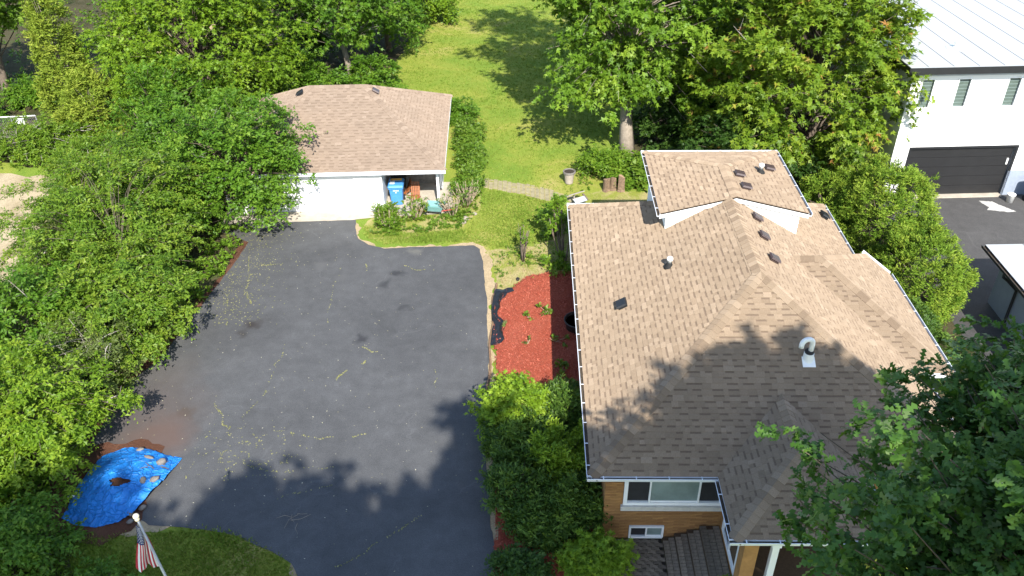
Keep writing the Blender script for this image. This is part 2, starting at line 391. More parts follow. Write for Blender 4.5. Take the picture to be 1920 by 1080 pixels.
sheet('hedge_edge_litter', [(-12.0, 32.9), (-12.15, 31), (-12.3, 29.1), (-12.75, 25.7), (-13.2, 22.9), (-13.7, 21.7), (-13.6, 18.9), (-14.3, 18.6), (-14.4, 21.8), (-13.8, 23.5), (-13.15, 25.7), (-12.7, 29.1), (-12.45, 32.6)], .016, M['mulchdark'], .16, .2, 16)
MULCH = [(-1.14, 11), (-1.02, 15.4), (-1.18, 17.4), (-1.22, 20), (-1.24, 22.3), (-1.38, 24.09), (-1.46, 26.08), (-1.37, 27.2), (-.78, 27.44), (-.22, 28.2), (.76, 28.55), (2.0, 28.75), (2.0, 15.25), (2.1, 15.2), (2.5, 14.4), (2.5, 11)]
WEEDBED = [(-1.9, 30.35), (-1.5, 29.0), (-1.36, 27.5), (-.7, 27.3), (2, 28.5), (2, 32.4), (1.0, 31.3), (-.2, 30.6)]
sheet('weedy_bed_by_house', WEEDBED, .006, M['bedweeds'], .22, .25, 11)
sheet('weedy_bed_by_garage', [(-7.45, 32.3), (-7.1, 31.35), (-6.2, 31.15), (-3.1, 32.0), (-2.5, 33.4), (-2.3, 35.6), (-3.6, 36.9), (-3.7, 33.6), (-7.2, 33.1)], .007, M['bedweeds'], .18, .25, 12)
sheet('worn_track', [(-3.1, 36.8), (-2.65, 38.5), (-2.75, 41), (-3.0, 43.6), (-3.2, 43.5), (-3.15, 41), (-3.1, 38.5), (-3.7, 36.9)], .007, M['dryearth'], .09, .3, 13)

# mounded mulch bed
def mulch_bed():
    xs = np.arange(-1.5, 2.6, .1); ys = np.arange(11, 28.9, .1)
    X, Y = np.meshgrid(xs, ys); n0 = X.shape
    poly = ragged(MULCH, .2, .06, 21)
    ins = inside_np(poly, X.ravel(), Y.ravel()).reshape(n0)
    Z = np.zeros(n0)
    d = ins.astype(float)
    k = d.copy()
    for _ in range(5):
        p_ = np.pad(k, 1, mode='edge'); k = (p_[:-2, 1:-1]+p_[2:, 1:-1]+p_[1:-1, :-2]+p_[1:-1, 2:]+k)/5
    rng = np.random.default_rng(3)
    Z = .012 + .11*k*d + rng.uniform(0, .022, n0)*d + .03*np.sin(X*2.1+Y*.7)*k
    V = np.stack([X, Y, Z], -1).reshape(-1, 3); F = []
    w = n0[1]
    for i in range(n0[0]-1):
        for j in range(n0[1]-1):
            if ins[i, j] and ins[i+1, j] and ins[i, j+1] and ins[i+1, j+1]: F.append((i*w+j, i*w+j+1, (i+1)*w+j+1, (i+1)*w+j))
    o = link('mulch_bed', tri_mesh('mulch_bed', V, np.array(F), M['mulch'], None, True)); o['kind'] = 'structure'
    def hz(x, y):
        i = int(np.clip(round((y-11)/.1), 0, n0[0]-1)); j = int(np.clip(round((x+1.5)/.1), 0, n0[1]-1)); return Z[i, j]
    return poly, hz
MPOLY, MZ = mulch_bed()

def flat_bits(name, P, size, mat, rng, tilt=.5, aspect=.35, rnd=None):
    """small flat scattered chips (kind stuff): one quad each"""
    n_ = len(P); a = rng.uniform(0, 6.283, n_); L = size*rng.uniform(.5, 1.4, n_)[:, None]
    d = np.stack([np.cos(a), np.sin(a), rng.normal(0, tilt*.5, n_)], 1); s = np.stack([-np.sin(a), np.cos(a), rng.normal(0, tilt*.5, n_)], 1)
    V = np.stack([P-d*L/2, P+s*L*aspect/2, P+d*L/2, P-s*L*aspect/2], 1).reshape(-1, 3)
    F = np.arange(n_*4).reshape(n_, 4)
    o = link(name, tri_mesh(name, V, F, mat, rnd if rnd is not None else rng.uniform(0, 1, n_))); o['kind'] = 'stuff'; return o

rng = np.random.default_rng(11)
pp = np.stack([rng.uniform(-1.4, 2.0, 26000), rng.uniform(12.5, 28.6, 26000)], 1)
pp = pp[inside_np(MPOLY, pp[:, 0], pp[:, 1])]
zz = np.array([MZ(x, y) for x, y in pp])
flat_bits('mulch_chips', np.column_stack([pp, zz+.018]), .06, M['mulchchip'], rng, .9)

# ------------------------------------------------------------------ roof shingling
def facet_frame(poly):
    P = [Vector(p) for p in poly]
    nrm = Vector((0, 0, 0))
    for i in range(len(P)): nrm += P[i].cross(P[(i+1) % len(P)])
    nrm.normalize()
    if nrm.z < 0: nrm = -nrm
    u = Vector((0, 0, 1)).cross(nrm).normalized()      # horizontal along eave
    v = nrm.cross(u)                                   # up the slope
    o = min(P, key=lambda p: p.z)
    return o, u, v, nrm, [((p-o).dot(u), (p-o).dot(v)) for p in P]

def span(pl, v):
    xs = []
    for i in range(len(pl)):
        (a, b), (c, d) = pl[i], pl[(i+1) % len(pl)]
        if abs(b-d) < 1e-9:
            if abs(v-b) < 1e-6: xs += [a, c]
        elif min(b, d)-1e-9 <= v <= max(b, d)+1e-9: xs.append(a+(c-a)*(v-b)/(d-b))
    return (min(xs), max(xs)) if len(xs) > 1 else None

EXPO = .165
WIDTHS = (.13, .18, .23, .29)
def shingle_facet(poly, rg, expo=EXPO, lift=.004):
    """returns frame and pieces: (u0b,u1b,u0t,u1t,v0,v1,thick,tint,band,clipped)"""
    o, u, v, nr, pl = facet_frame(poly)
    vmax = max(b for a, b in pl); pieces = []; k = 0; v0 = min(b for a, b in pl)
    while v0 < vmax-.02:
        v1 = min(v0+expo, vmax-.001); sb = span(pl, v0+1e-4); st = span(pl, v1)
        if sb and st:
            x = min(sb[0], st[0])-rg.uniform(0, .3); xe = max(sb[1], st[1]); hi = rg.random() < .5
            while x < xe:
                w = rg.choice(WIDTHS); w = w*1.0
                ub = (max(x, sb[0]), min(x+w, sb[1])); ut = (max(x, st[0]), min(x+w, st[1]))
                clipped = (ub != (x, x+w)) or (ut != (x, x+w))
                if ub[1] > ub[0]+.005 or ut[1] > ut[0]+.005:
                    ub = (ub[0], max(ub)) if ub[1] >= ub[0] else ((ut[0], ut[0]) if ub[0] > sb[1]-1e-6 and ut[0] >= sb[1] else (ut[1], ut[1]))
                    ut = (ut[0], max(ut)) if ut[1] >= ut[0] else ((ub[0], ub[0]) if abs(ub[0]-st[0]) < abs(ub[0]-st[1]) else (ub[1], ub[1]))
                    ub = (min(max(ub[0], sb[0]), sb[1]), min(max(ub[1], sb[0]), sb[1])); ut = (min(max(ut[0], st[0]), st[1]), min(max(ut[1], st[0]), st[1]))
                    tint = min(1, max(.36, rg.gauss(.64, .12)))
                    pieces.append((ub[0], ub[1], ut[0], ut[1], v0, v1, .016 if hi else .008, tint, (not hi) and rg.random() < .92, clipped))
                x += w; hi = not hi if rg.random() < .92 else hi
        v0 += expo; k += 1
    return (o, u, v, nr), pieces

def shingle_verts(q):
    u0, u1, t0, t1, v0, v1, th, tint, band, cl = q
    vb = v0+(v1-v0)*.68
    mu0, mu1 = u0+(t0-u0)*.68, u1+(t1-u1)*.68
    z = lambda v: th if v == v0 else (th*.35+.004 if v == v1 else th*.6)
    vs = [(u0, v0, -.004), (u1, v0, -.004), (u0, v0, th), (u1, v0, th), (mu0, vb, th*.62), (mu1, vb, th*.62), (t0, v1, .002), (t1, v1, .002), (t0, v1, -.004), (t1, v1, -.004)]
    fs = [(0, 1, 3, 2), (2, 3, 5, 4), (4, 5, 7, 6), (0, 2, 4, 6, 8), (1, 9, 7, 5, 3)]
    at = [tint*.5, tint, (.10+.12*tint) if band else tint, tint*.5, tint*.5]
    return vs, fs, at

PROTO = {}
def shingle_proto(q, mat):
    w = round(q[1]-q[0], 3); key = (w, q[6], round(q[7]*5), q[8], mat.name)
    if key not in PROTO:
        mb = MB(); vs, fs, at = shingle_verts((0, w, 0, w, 0, EXPO, q[6], round(q[7]*5)/5, q[8], False))
        b = len(mb.v); mb.v += vs
        for f, a in zip(fs, at): mb.f.append(f); mb.mi.append(0); mb.a.append(a)
        PROTO[key] = mb.mesh('shingle', mat)
    return PROTO[key]

CAMP = Vector((0, 0, 19.0))
def shingle_roof(roof, facets, mat, n_single, seed, keep=lambda p: True):
    rg = random.Random(seed); cand = []; rest = MB()
    for poly in facets:
        fr, ps = shingle_facet(poly, rg)
        for q in ps:
            c = fr[0]+fr[1]*((q[0]+q[1])/2)+fr[2]*q[4]
            if n_single and not q[9] and abs(q[5]-q[4]-EXPO) < 1e-6 and keep(c): cand.append(((c-CAMP).length, fr, q))
            else: cand.append((1e9, fr, q))
    cand.sort(key=lambda t: t[0])
    for i, (d, (o, u, v, nr), q) in enumerate(cand):
        if i < n_single and d < 1e8:
            me = shingle_proto(q, mat); ob = bpy.data.objects.new('shingle', me); COL.objects.link(ob); ob.parent = roof
            mt = Matrix((u, v, nr)).transposed().to_4x4(); mt.translation = o+u*q[0]+v*q[4]+nr*.004
            ob.matrix_basis = mt
        else:
            vs, fs, at = shingle_verts(q); b = len(rest.v)
            rest.v += [tuple(o+u*a+v*b_+nr*(c+.004)) for a, b_, c in vs]
            for f, a in zip(fs, at): rest.f.append(tuple(i_+b for i_ in f)); rest.mi.append(0); rest.a.append(a)
    ob = part('shingle', rest, mat, roof); ob['kind'] = 'stuff'

def caps(roof, p0, p1, n1, n2, mat, rg, wide=.20, step=.19, name='ridge_cap'):
    """bent cap shingles laid along a hip or ridge; n1, n2 = normals of the two slopes"""
    p0, p1 = Vector(p0), Vector(p1); t = (p1-p0).normalized(); L = (p1-p0).length
    s1 = n1.cross(t).normalized(); s2 = n2.cross(t).normalized()
    nm = (n1+n2).normalized()
    if s1.dot(n2) > 0: s1 = -s1
    if s2.dot(n1) > 0: s2 = -s2
    n_ = int(L/step); protos = []
    for j in range(5):
        mb = MB(); a = (.30, .5, .66, .8, .95)[j]; e = step+.03
        def P(s, w, x, h): q = s*w + nm*h; return q + t*x
        for s, nn in ((s1, n1), (s2, n2)):
            vs = [P(s, 0, 0, .040), P(s, wide, 0, .026), P(s, wide, e, .010), P(s, 0, e, .026), P(s, wide, 0, .0), P(s, wide, e, .0), P(s, 0, 0, .01)]
            mb.add(vs, [(0, 1, 2, 3), (1, 4, 5, 2), (0, 6, 4, 1)], 0, a)
            mb.a[-1] = mb.a[-2] = a*.5
        protos.append(mb.mesh(name, mat))
    for i in range(n_):
        ob = bpy.data.objects.new(name, rg.choice(protos)); COL.objects.link(ob); ob.parent = roof
        ob.location = p0+t*(i*L/n_)+nm*.008

def nrm(poly): return facet_frame(poly)[3]

# gutters: open trough with straps across
def gutter(parent, p0, p1, out, mat, strap=.75, w=.13, h=.11, litter=True, name='gutter'):
    p0, p1, out = Vector(p0), Vector(p1), Vector(out).normalized(); t = (p1-p0).normalized(); L = (p1-p0).length
    mb = MB(); zt = Vector((0, 0, 1))
    prof = [(0, 0), (0, -h), (w*.8, -h), (w, -.012), (w, 0), (w-.014, 0), (w*.8-.012, -h+.012), (.012, -h+.012), (.012, 0)]
    k = len(prof); vs = []
    for p in (p0, p1): vs += [p+out*a+zt*b for a, b in prof]
    mb.add(vs, [(i, (i+1) % k, k+(i+1) % k, k+i) for i in range(k)] + [tuple(range(k-1, -1, -1)), tuple(range(k, 2*k))])
    g = part(name, mb, mat, parent)
    if litter:
        lb = MB(); q = lambda p, a, z: p+out*a+zt*z
        lb.add([q(p0, .014, -h*.55), q(p0, w*.86, -h*.55), q(p1, w*.86, -h*.55), q(p1, .014, -h*.55)], [(0, 1, 2, 3)])
        part('gutter_litter', lb, M['leaf_litter'], g)
    n_ = max(1, int(L/strap))
    sm = MB(); c = Vector((0, 0, 0))
    sm.add([c-t*.012+zt*.002, c+t*.012+zt*.002, c+t*.012+out*w+zt*.002, c-t*.012+out*w+zt*.002, c-t*.012-zt*.006, c+t*.012-zt*.006, c+t*.012+out*w-zt*.006, c-t*.012+out*w-zt*.006],
           [(0, 1, 2, 3), (7, 6, 5, 4), (0, 4, 5, 1), (1, 5, 6, 2), (2, 6, 7, 3), (3, 7, 4, 0)])
    me = sm.mesh('gutter_strap', mat)
    for i in range(n_):
        ob = bpy.data.objects.new('gutter_strap', me); COL.objects.link(ob); ob.parent = g
        ob.location = p0+t*((i+.5)*L/n_)+zt*.004
    return g

# ------------------------------------------------------------------ MAIN HOUSE
house = thing('brick_house', 'ochre brick bungalow with tan shingled hip roof and raised rear storey beside the driveway', 'house', (6.45, 21.9, 0))
ZE, SL = 2.96, .6
LX, RX, FY, BY = 1.53, 11.37, 14.83, 28.94; HW = (RX-LX)/2; MX = (LX+RX)/2; ZR = ZE+HW*SL
FYR, BYR = FY+HW, BY-HW
main_left = [(LX, FY, ZE), (MX, FYR, ZR), (MX, BYR, ZR), (LX, BY, ZE)]
main_right = [(RX, FY, ZE), (RX, BY, ZE), (MX, BYR, ZR), (MX, FYR, ZR)]
main_front = [(LX, FY, ZE), (RX, FY, ZE), (MX, FYR, ZR)]
main_rear = [(RX, BY, ZE), (LX, BY, ZE), (MX, BYR, ZR)]
# porch roof
PX0, PX1, PFY = 4.74, 8.44, 12.88; PM = (PX0+PX1)/2; PHW = PM-PX0; PZ = ZE+PHW*SL; PYA = PFY+PHW; PYR = FY+PHW
porch_left = [(PX0, PFY, ZE), (PM, PYA, PZ), (PM, PYR+.02, PZ), (PX0, FY+.02, ZE)]
porch_right = [(PX1, PFY, ZE), (PX1, FY+.02, ZE), (PM, PYR+.02, PZ), (PM, PYA, PZ)]
porch_front = [(PX0, PFY, ZE), (PX1, PFY, ZE), (PM, PYA, PZ)]
# right bay
bT, bS, bR = Vector((12.25, 18.87, ZE)), Vector((12.25, 24.1, ZE)), Vector((11.55, 24.65, 3.38))
bU, bA, bB, bV = Vector((RX, 18.87, ZE)), Vector((8.12, 22.12, 4.91)), Vector((9.0, 22.12, 4.91)), Vector((10.67, 24.65, 3.38))
bay_front = [bA, bB, bT, bU]
bay_side = [bB, bR, bS, bT]
bay_back = [bB, bA, bV, bR]
# upper storey
UX0, UX1, UFY, UBY, UZ = 4.22, 9.08, 24.05, 28.7, 5.35; UM = (UX0+UX1)/2; UHW = UM-UX0; UZR = UZ+UHW*.25; UYB = UBY-UHW
up_left = [(UX0, UFY, UZ), (UM, UFY, UZR), (UM, UYB, UZR), (UX0, UBY, UZ)]
up_right = [(UX1, UFY, UZ), (UX1, UBY, UZ), (UM, UYB, UZR), (UM, UFY, UZR)]
up_back = [(UX0, UBY, UZ), (UX1, UBY, UZ), (UM, UYB, UZR)]
facets = [main_front, main_left, main_right, main_rear, porch_left, porch_right, porch_front, bay_front, bay_side, bay_back, up_left, up_right, up_back]
dk = MB()
for f in facets:
    nr = nrm(f); top = [Vector(p)-nr*.004 for p in f]; bot = [Vector(p)-nr*.05 for p in f]; k = len(f)
    dk.add(top+bot, [tuple(range(k)), tuple(range(2*k-1, k-1, -1))]+[(i, k+i, k+(i+1) % k, (i+1) % k) for i in range(k)])
roof = part('roof', dk, M['deck'], house)
shingle_roof(roof, facets, M['shingle'], 300, 5, lambda c: c.x < 7.6 and c.y < 19)
rg = random.Random(31)
nF, nL, nRt, nB = nrm(main_front), nrm(main_left), nrm(main_right), nrm(main_rear)
caps(roof, main_front[0], main_front[2], nF, nL, M['shingle'], rg)
caps(roof, main_front[1], main_front[2], nF, nRt, M['shingle'], rg)
caps(roof, (MX, FYR, ZR), (MX, UFY+.02, ZR), nL, nRt, M['shingle'], rg, .25)
caps(roof, (LX, BY, ZE), (UX0+.35, BY-(UX0+.35-LX), ZE+(UX0+.35-LX)*SL), nL, nB, M['shingle'], rg)
caps(roof, (RX, BY, ZE), (UX1-.35, BY-(RX-UX1+.35), ZE+(RX-UX1+.35)*SL), nRt, nB, M['shingle'], rg)
caps(roof, porch_front[0], porch_front[2], nrm(porch_front), nrm(porch_left), M['shingle'], rg, .2)
caps(roof, porch_front[1], porch_front[2], nrm(porch_front), nrm(porch_right), M['shingle'], rg, .2)
caps(roof, porch_front[2], (PM, PYR, PZ), nrm(porch_left), nrm(porch_right), M['shingle'], rg, .2)
caps(roof, bB, bA, nrm(bay_front), nrm(bay_back), M['shingle'], rg)
caps(roof, bR, bB, nrm(bay_side), nrm(bay_back), M['shingle'], rg)
caps(roof, bT, bB, nrm(bay_front), nrm(bay_side), M['shingle'], rg)
caps(roof, up_back[0], up_back[2], nrm(up_back), nrm(up_left), M['shingle'], rg, .14)
caps(roof, up_back[1], up_back[2], nrm(up_back), nrm(up_right), M['shingle'], rg, .14)
caps(roof, (UM, UYB, UZR), (UM, UFY, UZR), nrm(up_left), nrm(up_right), M['shingle'], rg, .2)

G = M['gutter']; zg = ZE+.005
gutter(house, (LX+.02, FY-.02, zg), (LX+.02, BY, zg), (-1, 0, 0), G)
gutter(house, (LX-.10, FY+.02, zg), (PX0+.0, FY+.02, zg), (0, -1, 0), G)
gutter(house, (PX0+.02, PFY, zg), (PX0+.02, FY-.12, zg), (-1, 0, 0), G)
gutter(house, (PX0-.1, PFY+.02, zg), (PX1+.1, PFY+.02, zg), (0, -1, 0), G)
gutter(house, (PX1-.02, PFY, zg), (PX1-.02, FY-.12, zg), (1, 0, 0), G)
gutter(house, (PX1, FY+.02, zg), (RX+.1, FY+.02, zg), (0, -1, 0), G)
gutter(house, (RX-.02, FY, zg), (RX-.02, bU.y-.14, zg), (1, 0, 0), G)
gutter(house, (RX+.13, bT.y+.02, zg), (bT.x+.1, bT.y+.02, zg), (0, -1, 0), G)
gutter(house, (bS.x-.02, bT.y, zg), (bS.x-.02, bS.y, zg), (1, 0, 0), G)
gutter(house, (bR.x-.12, bR.y+.09, bR.z+.07), (bS.x, bS.y, zg), (.62, .78, 0), G)
gutter(house, (RX-.02, 24.85, zg), (RX-.02, BY, zg), (1, 0, 0), G)
gutter(house, (LX-.1, BY-.02, zg+.03), (4.0, BY-.02, zg+.03), (0, 1, 0), G, litter=False)
gutter(house, (UX0+.02, UFY-.02, UZ+.005), (UX0+.02, UBY, UZ+.005), (-1, 0, 0), G)
gutter(house, (UX1-.02, UFY-.02, UZ+.005), (UX1-.02, UBY, UZ+.005), (1, 0, 0), G)
gutter(house, (UX0-.1, UBY-.02, UZ+.005), (UX1+.1, UBY-.02, UZ+.005), (0, 1, 0), G, litter=False)
# soffits and fascia
sf = MB(); zs = 2.80
sf.b(LX+.02, 2.0, FY+.02, BY-.02, zs-.03, zs); sf.b(10.9, RX-.02, FY+.02, BY-.02, zs-.03, zs)
sf.b(2.0, 10.9, FY+.02, 15.3, zs-.03, zs); sf.b(2.0, 10.9, 28.5, BY-.02, zs-.03, zs)
sf.b(PX0+.02, PX1-.02, PFY+.02, FY+.01, zs-.031, zs-.001)
part('soffit', sf, M['white'], house)
fa = MB()
for (x0, x1, y0, y1) in ((LX+.0, LX+.025, FY+.02, BY-.02), (RX-.025, RX, FY+.02, 18.85), (RX-.025, RX, 24.85, BY-.02), (LX, PX0, FY+.0, FY+.018), (PX1, RX, FY, FY+.018), (LX+.03, RX-.03, BY-.02, BY), (PX0, PX0+.02, PFY+.02, FY-.01), (PX0, PX1, PFY, PFY+.018), (PX1-.02, PX1, PFY+.02, FY-.01)):
    fa.b(x0, x1, y0, y1, zs+.002, ZE-.03)
for a, b in ((bU, bT), (bT, bS), (bS, bR)):
    fa.add([a+Vector((0, 0, -.16)), b+Vector((0, 0, -.16)), b+Vector((0, 0, -.03)), a+Vector((0, 0, -.03))], [(0, 1, 2, 3)])
part('fascia', fa, M['white'], house)

# brick walls: backing + individual bricks on the front wall in view
WX0, WX1, WY0, WY1 = 1.98, 10.92, 15.28, 28.48
wallb = MB()
wallb.b(WX0+.012, WX1-.012, WY0+.012, WY1, 0, 2.78)
wallb.b(5.162, 8.1, 13.16, WY0, 0, .62); wallb.b(5.162, 5.36, 13.16, WY0, .62, 2.76)
bayw = [(10.95, 19.25), (11.87, 19.25), (11.87, 23.9), (11.2, 24.4)]
wallb.add([(x, y, 0) for x, y in bayw]+[(x, y, 2.8) for x, y in bayw], [(0, 1, 5, 4), (1, 2, 6, 5), (2, 3, 7, 6)])
wall = part('brick_wall', wallb, M['mortar'], house)
BW, BH = .295, .062; bm_ = MB(); bm_.box((0, 0, 0), (BW-.007, .022, BH-.018))
bricks = [bm_.mesh('brick', M['brick'])]
for j, f in enumerate((.86, 1.13)):
    b2 = MB(); b2.box((0, 0, 0), (BW-.007, .022+.004*j, BH-.018)); c = (.34*f, .175*f*(1 if j else .96), .062*f)
    bricks.append(b2.mesh('brick', simple('ochre_brick_%d' % j, c, .85, .2, 4, bmp=.3)))
openings = [(2.46, 5.13, 1.26, 2.78), (2.69, 3.66, .06, .57)]
rest = MB(); nb = 0; rg = random.Random(8)
def wall_bricks(x0, x1, y, axis, zmax, ops, single):
    global nb
    z = BH/2+.01; row = 0
    while z < zmax:
        x = x0+(BW/2 if row % 2 == 0 else 0)
        while x < x1+BW/2:
            segs = [(max(x-BW/2, x0), min(x+BW/2, x1))]
            for o in ops:
                if o[2]-.02 < z < o[3]:
                    segs = [q for a, b in segs for q in ((a, min(b, o[0])), (max(a, o[1]), b)) if q[1]-q[0] > 1e-4]
            for a, b in segs:
                if b-a < .03: continue
                cx = (a+b)/2; k = (b-a)/BW
                if single and nb < 290:
                    ob = bpy.data.objects.new('brick', rg.choice(bricks)); COL.objects.link(ob); ob.parent = wall
                    ob.location = (cx, y, z) if axis == 'x' else (y, cx, z)
                    ob.scale = (k, 1, 1); ob.rotation_euler = (0, 0, 0 if axis == 'x' else math.pi/2); nb += 1
                else:
                    d = ((b-a)-.007, .022, BH-.018)
                    rest.box((cx, y, z) if axis == 'x' else (y, cx, z), d if axis == 'x' else (d[1], d[0], d[2]))
            x += BW
        z += BH; row += 1
wall_bricks(WX0, 5.16, WY0, 'x', 2.75, openings, True)
wall_bricks(13.15, 15.27, 5.16, 'y', 2.75, [(13.4, 14.95, .85, 2.75)], False)
wall_bricks(5.36, 8.1, WY0-.02, 'x', 2.75, [(6.3, 7.3, .6, 2.75)], False)
wall_bricks(WX1-2.4, WX1, WY0, 'x', 2.75, [], False)
wall_bricks(WY0, WY1, WX0, 'y', 2.75, [(17.0, 19.0, 1.1, 2.3), (22, 23.6, 1.1, 2.3)], False)
ob = part('brick', rest, M['brick'], wall); ob['kind'] = 'stuff'

def window(parent, x0, x1, z0, z1, y, splits, glass, fr=.07, sill=None, sillmat=None, axis='x', name='window', proud=.05):
    """frame boxes set proud of the wall, panes recessed; splits = list of fractions"""
    T = (lambda a, d, z: (a, y-d, z)) if axis == 'x' else (lambda a, d, z: (y-d, a, z))
    def bx(mb, a0, a1, d0, d1, z0_, z1_):
        p, q = T(a0, d0, z0_), T(a1, d1, z1_)
        mb.b(min(p[0], q[0]), max(p[0], q[0]), min(p[1], q[1]), max(p[1], q[1]), z0_, z1_)
    f = MB(); bx(f, x0, x0+fr, -.02, proud, z0, z1); bx(f, x1-fr, x1, -.02, proud, z0, z1)
    bx(f, x0+fr, x1-fr, -.02, proud, z1-fr, z1); bx(f, x0+fr, x1-fr, -.02, proud, z0, z0+fr)
    fo = part(name, f, M['white'], parent); edges = [0]+splits+[1]; W_ = x1-x0-2*fr
    for i in range(len(edges)-1):
        a, b = x0+fr+W_*edges[i], x0+fr+W_*edges[i+1]
        if i > 0:
            mu = MB(); bx(mu, a-.022, a+.022, -.02, proud-.008, z0+fr, z1-fr); part('mullion', mu, M['white'], fo); a += .022
        if i < len(edges)-2: b -= .022
        pn = MB(); bx(pn, a, b, -.018, -.006, z0+fr, z1-fr); part('pane', pn, M[glass[i]], fo)
        sb = MB(); bx(sb, a, b, -.004, .014, z0+fr, z0+fr+.04); part('sash', sb, M['white'] if glass[i] == 'pale_glass' else M['wh_trim'], fo)
    if sill:
        s_ = MB(); n_ = 3; Ls = (x1-x0+.12)/n_
        for i in range(n_):
            s_ = MB(); bx(s_, x0-.06+i*Ls, x0-.06+(i+1)*Ls-.008, -.02, .11, z0-sill, z0-.004); part('sill', s_, sillmat or M['stone_sill'], fo)
    return fo
window(house, 2.47, 5.12, 1.42, 2.76, WY0, [.24, .77], ['screen', 'pale_glass', 'screen'], .10, .16)
window(house, 2.70, 3.65, .07, .55, WY0, [.5], ['screen', 'pale_glass'], .055)
window(house, 13.42, 14.93, .86, 2.72, 5.16, [.5], ['pale_glass', 'dark_glass'], .09, axis='y')
window(house, 17.0, 19.0, 1.1, 2.3, WX0, [.5], ['dark_glass', 'dark_glass'], .07, axis='y')
window(house, 22.0, 23.6, 1.1, 2.3, WX0, [.5], ['dark_glass', 'dark_glass'], .07, axis='y')
# basement window well rim, door under the porch, columns
dm = MB(); dm.b(6.32, 7.28, WY0-.04, WY0+.01, .62, 2.7); dob = part('door', dm, M['wood_red'], house)
hb = MB(); hb.box((6.42, WY0-.07, 1.6), (.03, .05, .14)); part('handle', hb, M['grey_metal'], dob)
cm = MB(); cm.b(5.08, 5.42, 12.98, 13.32, 0, 2.77); part('porch_column', cm, M['brick'], house)
cm = MB(); cm.b(5.74, 5.90, 12.96, 13.10, .0, 2.76); cm.b(5.71, 5.93, 12.93, 13.13, 2.60, 2.70); part('porch_post', cm, M['white'], house)
cm = MB(); cm.lathe((6.35, 13.3, 2.56), [(.07, .2), (.09, .17), (.14, .06), (.13, .0), (.07, -.03)], 14); part('porch_light', cm, M['lamp'], house, smooth=True)

# upper storey walls
uw = MB(); ux0, ux1, uy0, uy1 = UX0+.24, UX1-.28, UFY+.08, UBY-.36
pro = [(ux0, uy0, 3.0), (ux1, uy0, 3.0), (ux1, uy0, UZ+.06), (UM, uy0, UZR-.06), (ux0, uy0, UZ+.06)]
uw.poly(pro)
rw = MB(); rw.poly([(ux1, uy1, 2.5), (ux0, uy1, 2.5), (ux0, uy1, UZ), (ux1, uy1, UZ)])
uwall = part('upper_wall', uw, M['white_siding'], house); part('rear_wall', rw, M['white_siding'], house)
# lap siding boards on the sides (each a proud board)
bl = MB(); bl.add([(0, 0, 0), (0, uy1-uy0, 0), (0, uy1-uy0, .14), (0, 0, .14), (-.022, 0, 0), (-.022, uy1-uy0, 0)], [(4, 5, 2, 3), (0, 1, 5, 4), (0, 4, 3), (1, 2, 5)])
sid = bl.mesh('siding_board', M['white_siding'])
for i in range(17):
    ob = bpy.data.objects.new('siding_board', sid); COL.objects.link(ob); ob.parent = uwall; ob.location = (ux0, uy0, 2.95+i*.14)
    ob = bpy.data.objects.new('siding_board', sid); COL.objects.link(ob); ob.parent = uwall; ob.location = (ux1, uy1, 2.95+i*.14); ob.rotation_euler = (0, 0, math.pi)
ub = MB(); ub.b(ux0+.001, ux1-.001, uy0+.012, uy1-.012, 2.9, UZ-.06); part('upper_wall_core', ub, M['white_siding'], uwall)
rk = MB()
for s_ in (-1, 1):
    e = Vector((UX0 if s_ < 0 else UX1, UFY, UZ)); p = Vector((UM, UFY, UZR)); dz = Vector((0, 0, -.19)); dy = Vector((0, .03, 0)); z0 = Vector((0, 0, -.012))
    rk.add([e+z0, p+z0, p+dz, e+dz, e+z0+dy, p+z0+dy, p+dz+dy, e+dz+dy], [(0, 1, 2, 3), (7, 6, 5, 4), (0, 4, 5, 1), (2, 6, 7, 3), (0, 3, 7, 4)])
    # rake soffit
    pass
part('rake_board', rk, M['white'], house)
es = MB(); es.b(UX0+.03, ux0-.02, UFY+.03, UBY-.03, UZ-.13, UZ-.10); es.b(ux1+.02, UX1-.03, UFY+.03, UBY-.03, UZ-.13, UZ-.10); part('upper_soffit', es, M['white'], house)

# roof furniture
def on_slope(p, n_, proud=0.0):
    return Vector(p)+n_*proud
def slope_mat(p, n_):
    u = Vector((0, 0, 1)).cross(n_).normalized(); v = n_.cross(u); mt = Matrix((u, v, n_)).transposed().to_4x4(); mt.translation = p; return mt
def box_vent_mesh(mat, w=.34, d=.36, h=.13):
    mb = MB(); mb.box((0, 0, .012+h*.3), (w*.78, d*.78, h*.6), top=.96)
    mb.box((0, -.02, h*.6+.035), (w, d, .05), top=.84); return mb.mesh('roof_vent', mat)
bv = box_vent_mesh(M['brown_metal'])
def put(name, me, p, n_, parent):
    ob = bpy.data.objects.new(name, me); COL.objects.link(ob); ob.parent = parent
    mt = slope_mat(Vector(p)+n_*.012, n_); mt.translation = mt.translation-parent.location; ob.matrix_basis = mt; return ob
zr = lambda x: ZE+(RX-x)*SL; zl = lambda x: ZE+(x-LX)*SL; zu = lambda x: UZ+(UX1-x)*.25
for (x, y) in ((7.2, 23.5), (7.14, 22.3), (7.14, 21.0)): put('roof_vent', bv, (x, y, zr(x)), nRt, house)
for (x, y) in ((7.06, 25.75), (7.10, 24.87), (8.38, 26.85)): put('roof_vent', bv, (x, y, zu(x)), nrm(up_right), house)
bk = box_vent_mesh(M['black_metal'], .40, .36, .16); bk.name = 'exhaust_vent'
put('exhaust_vent', bk, (2.87, 21.1, zl(2.87)), nL, house); put('exhaust_vent', bk, (10.9, 27.5, zr(10.9)), nRt, house)
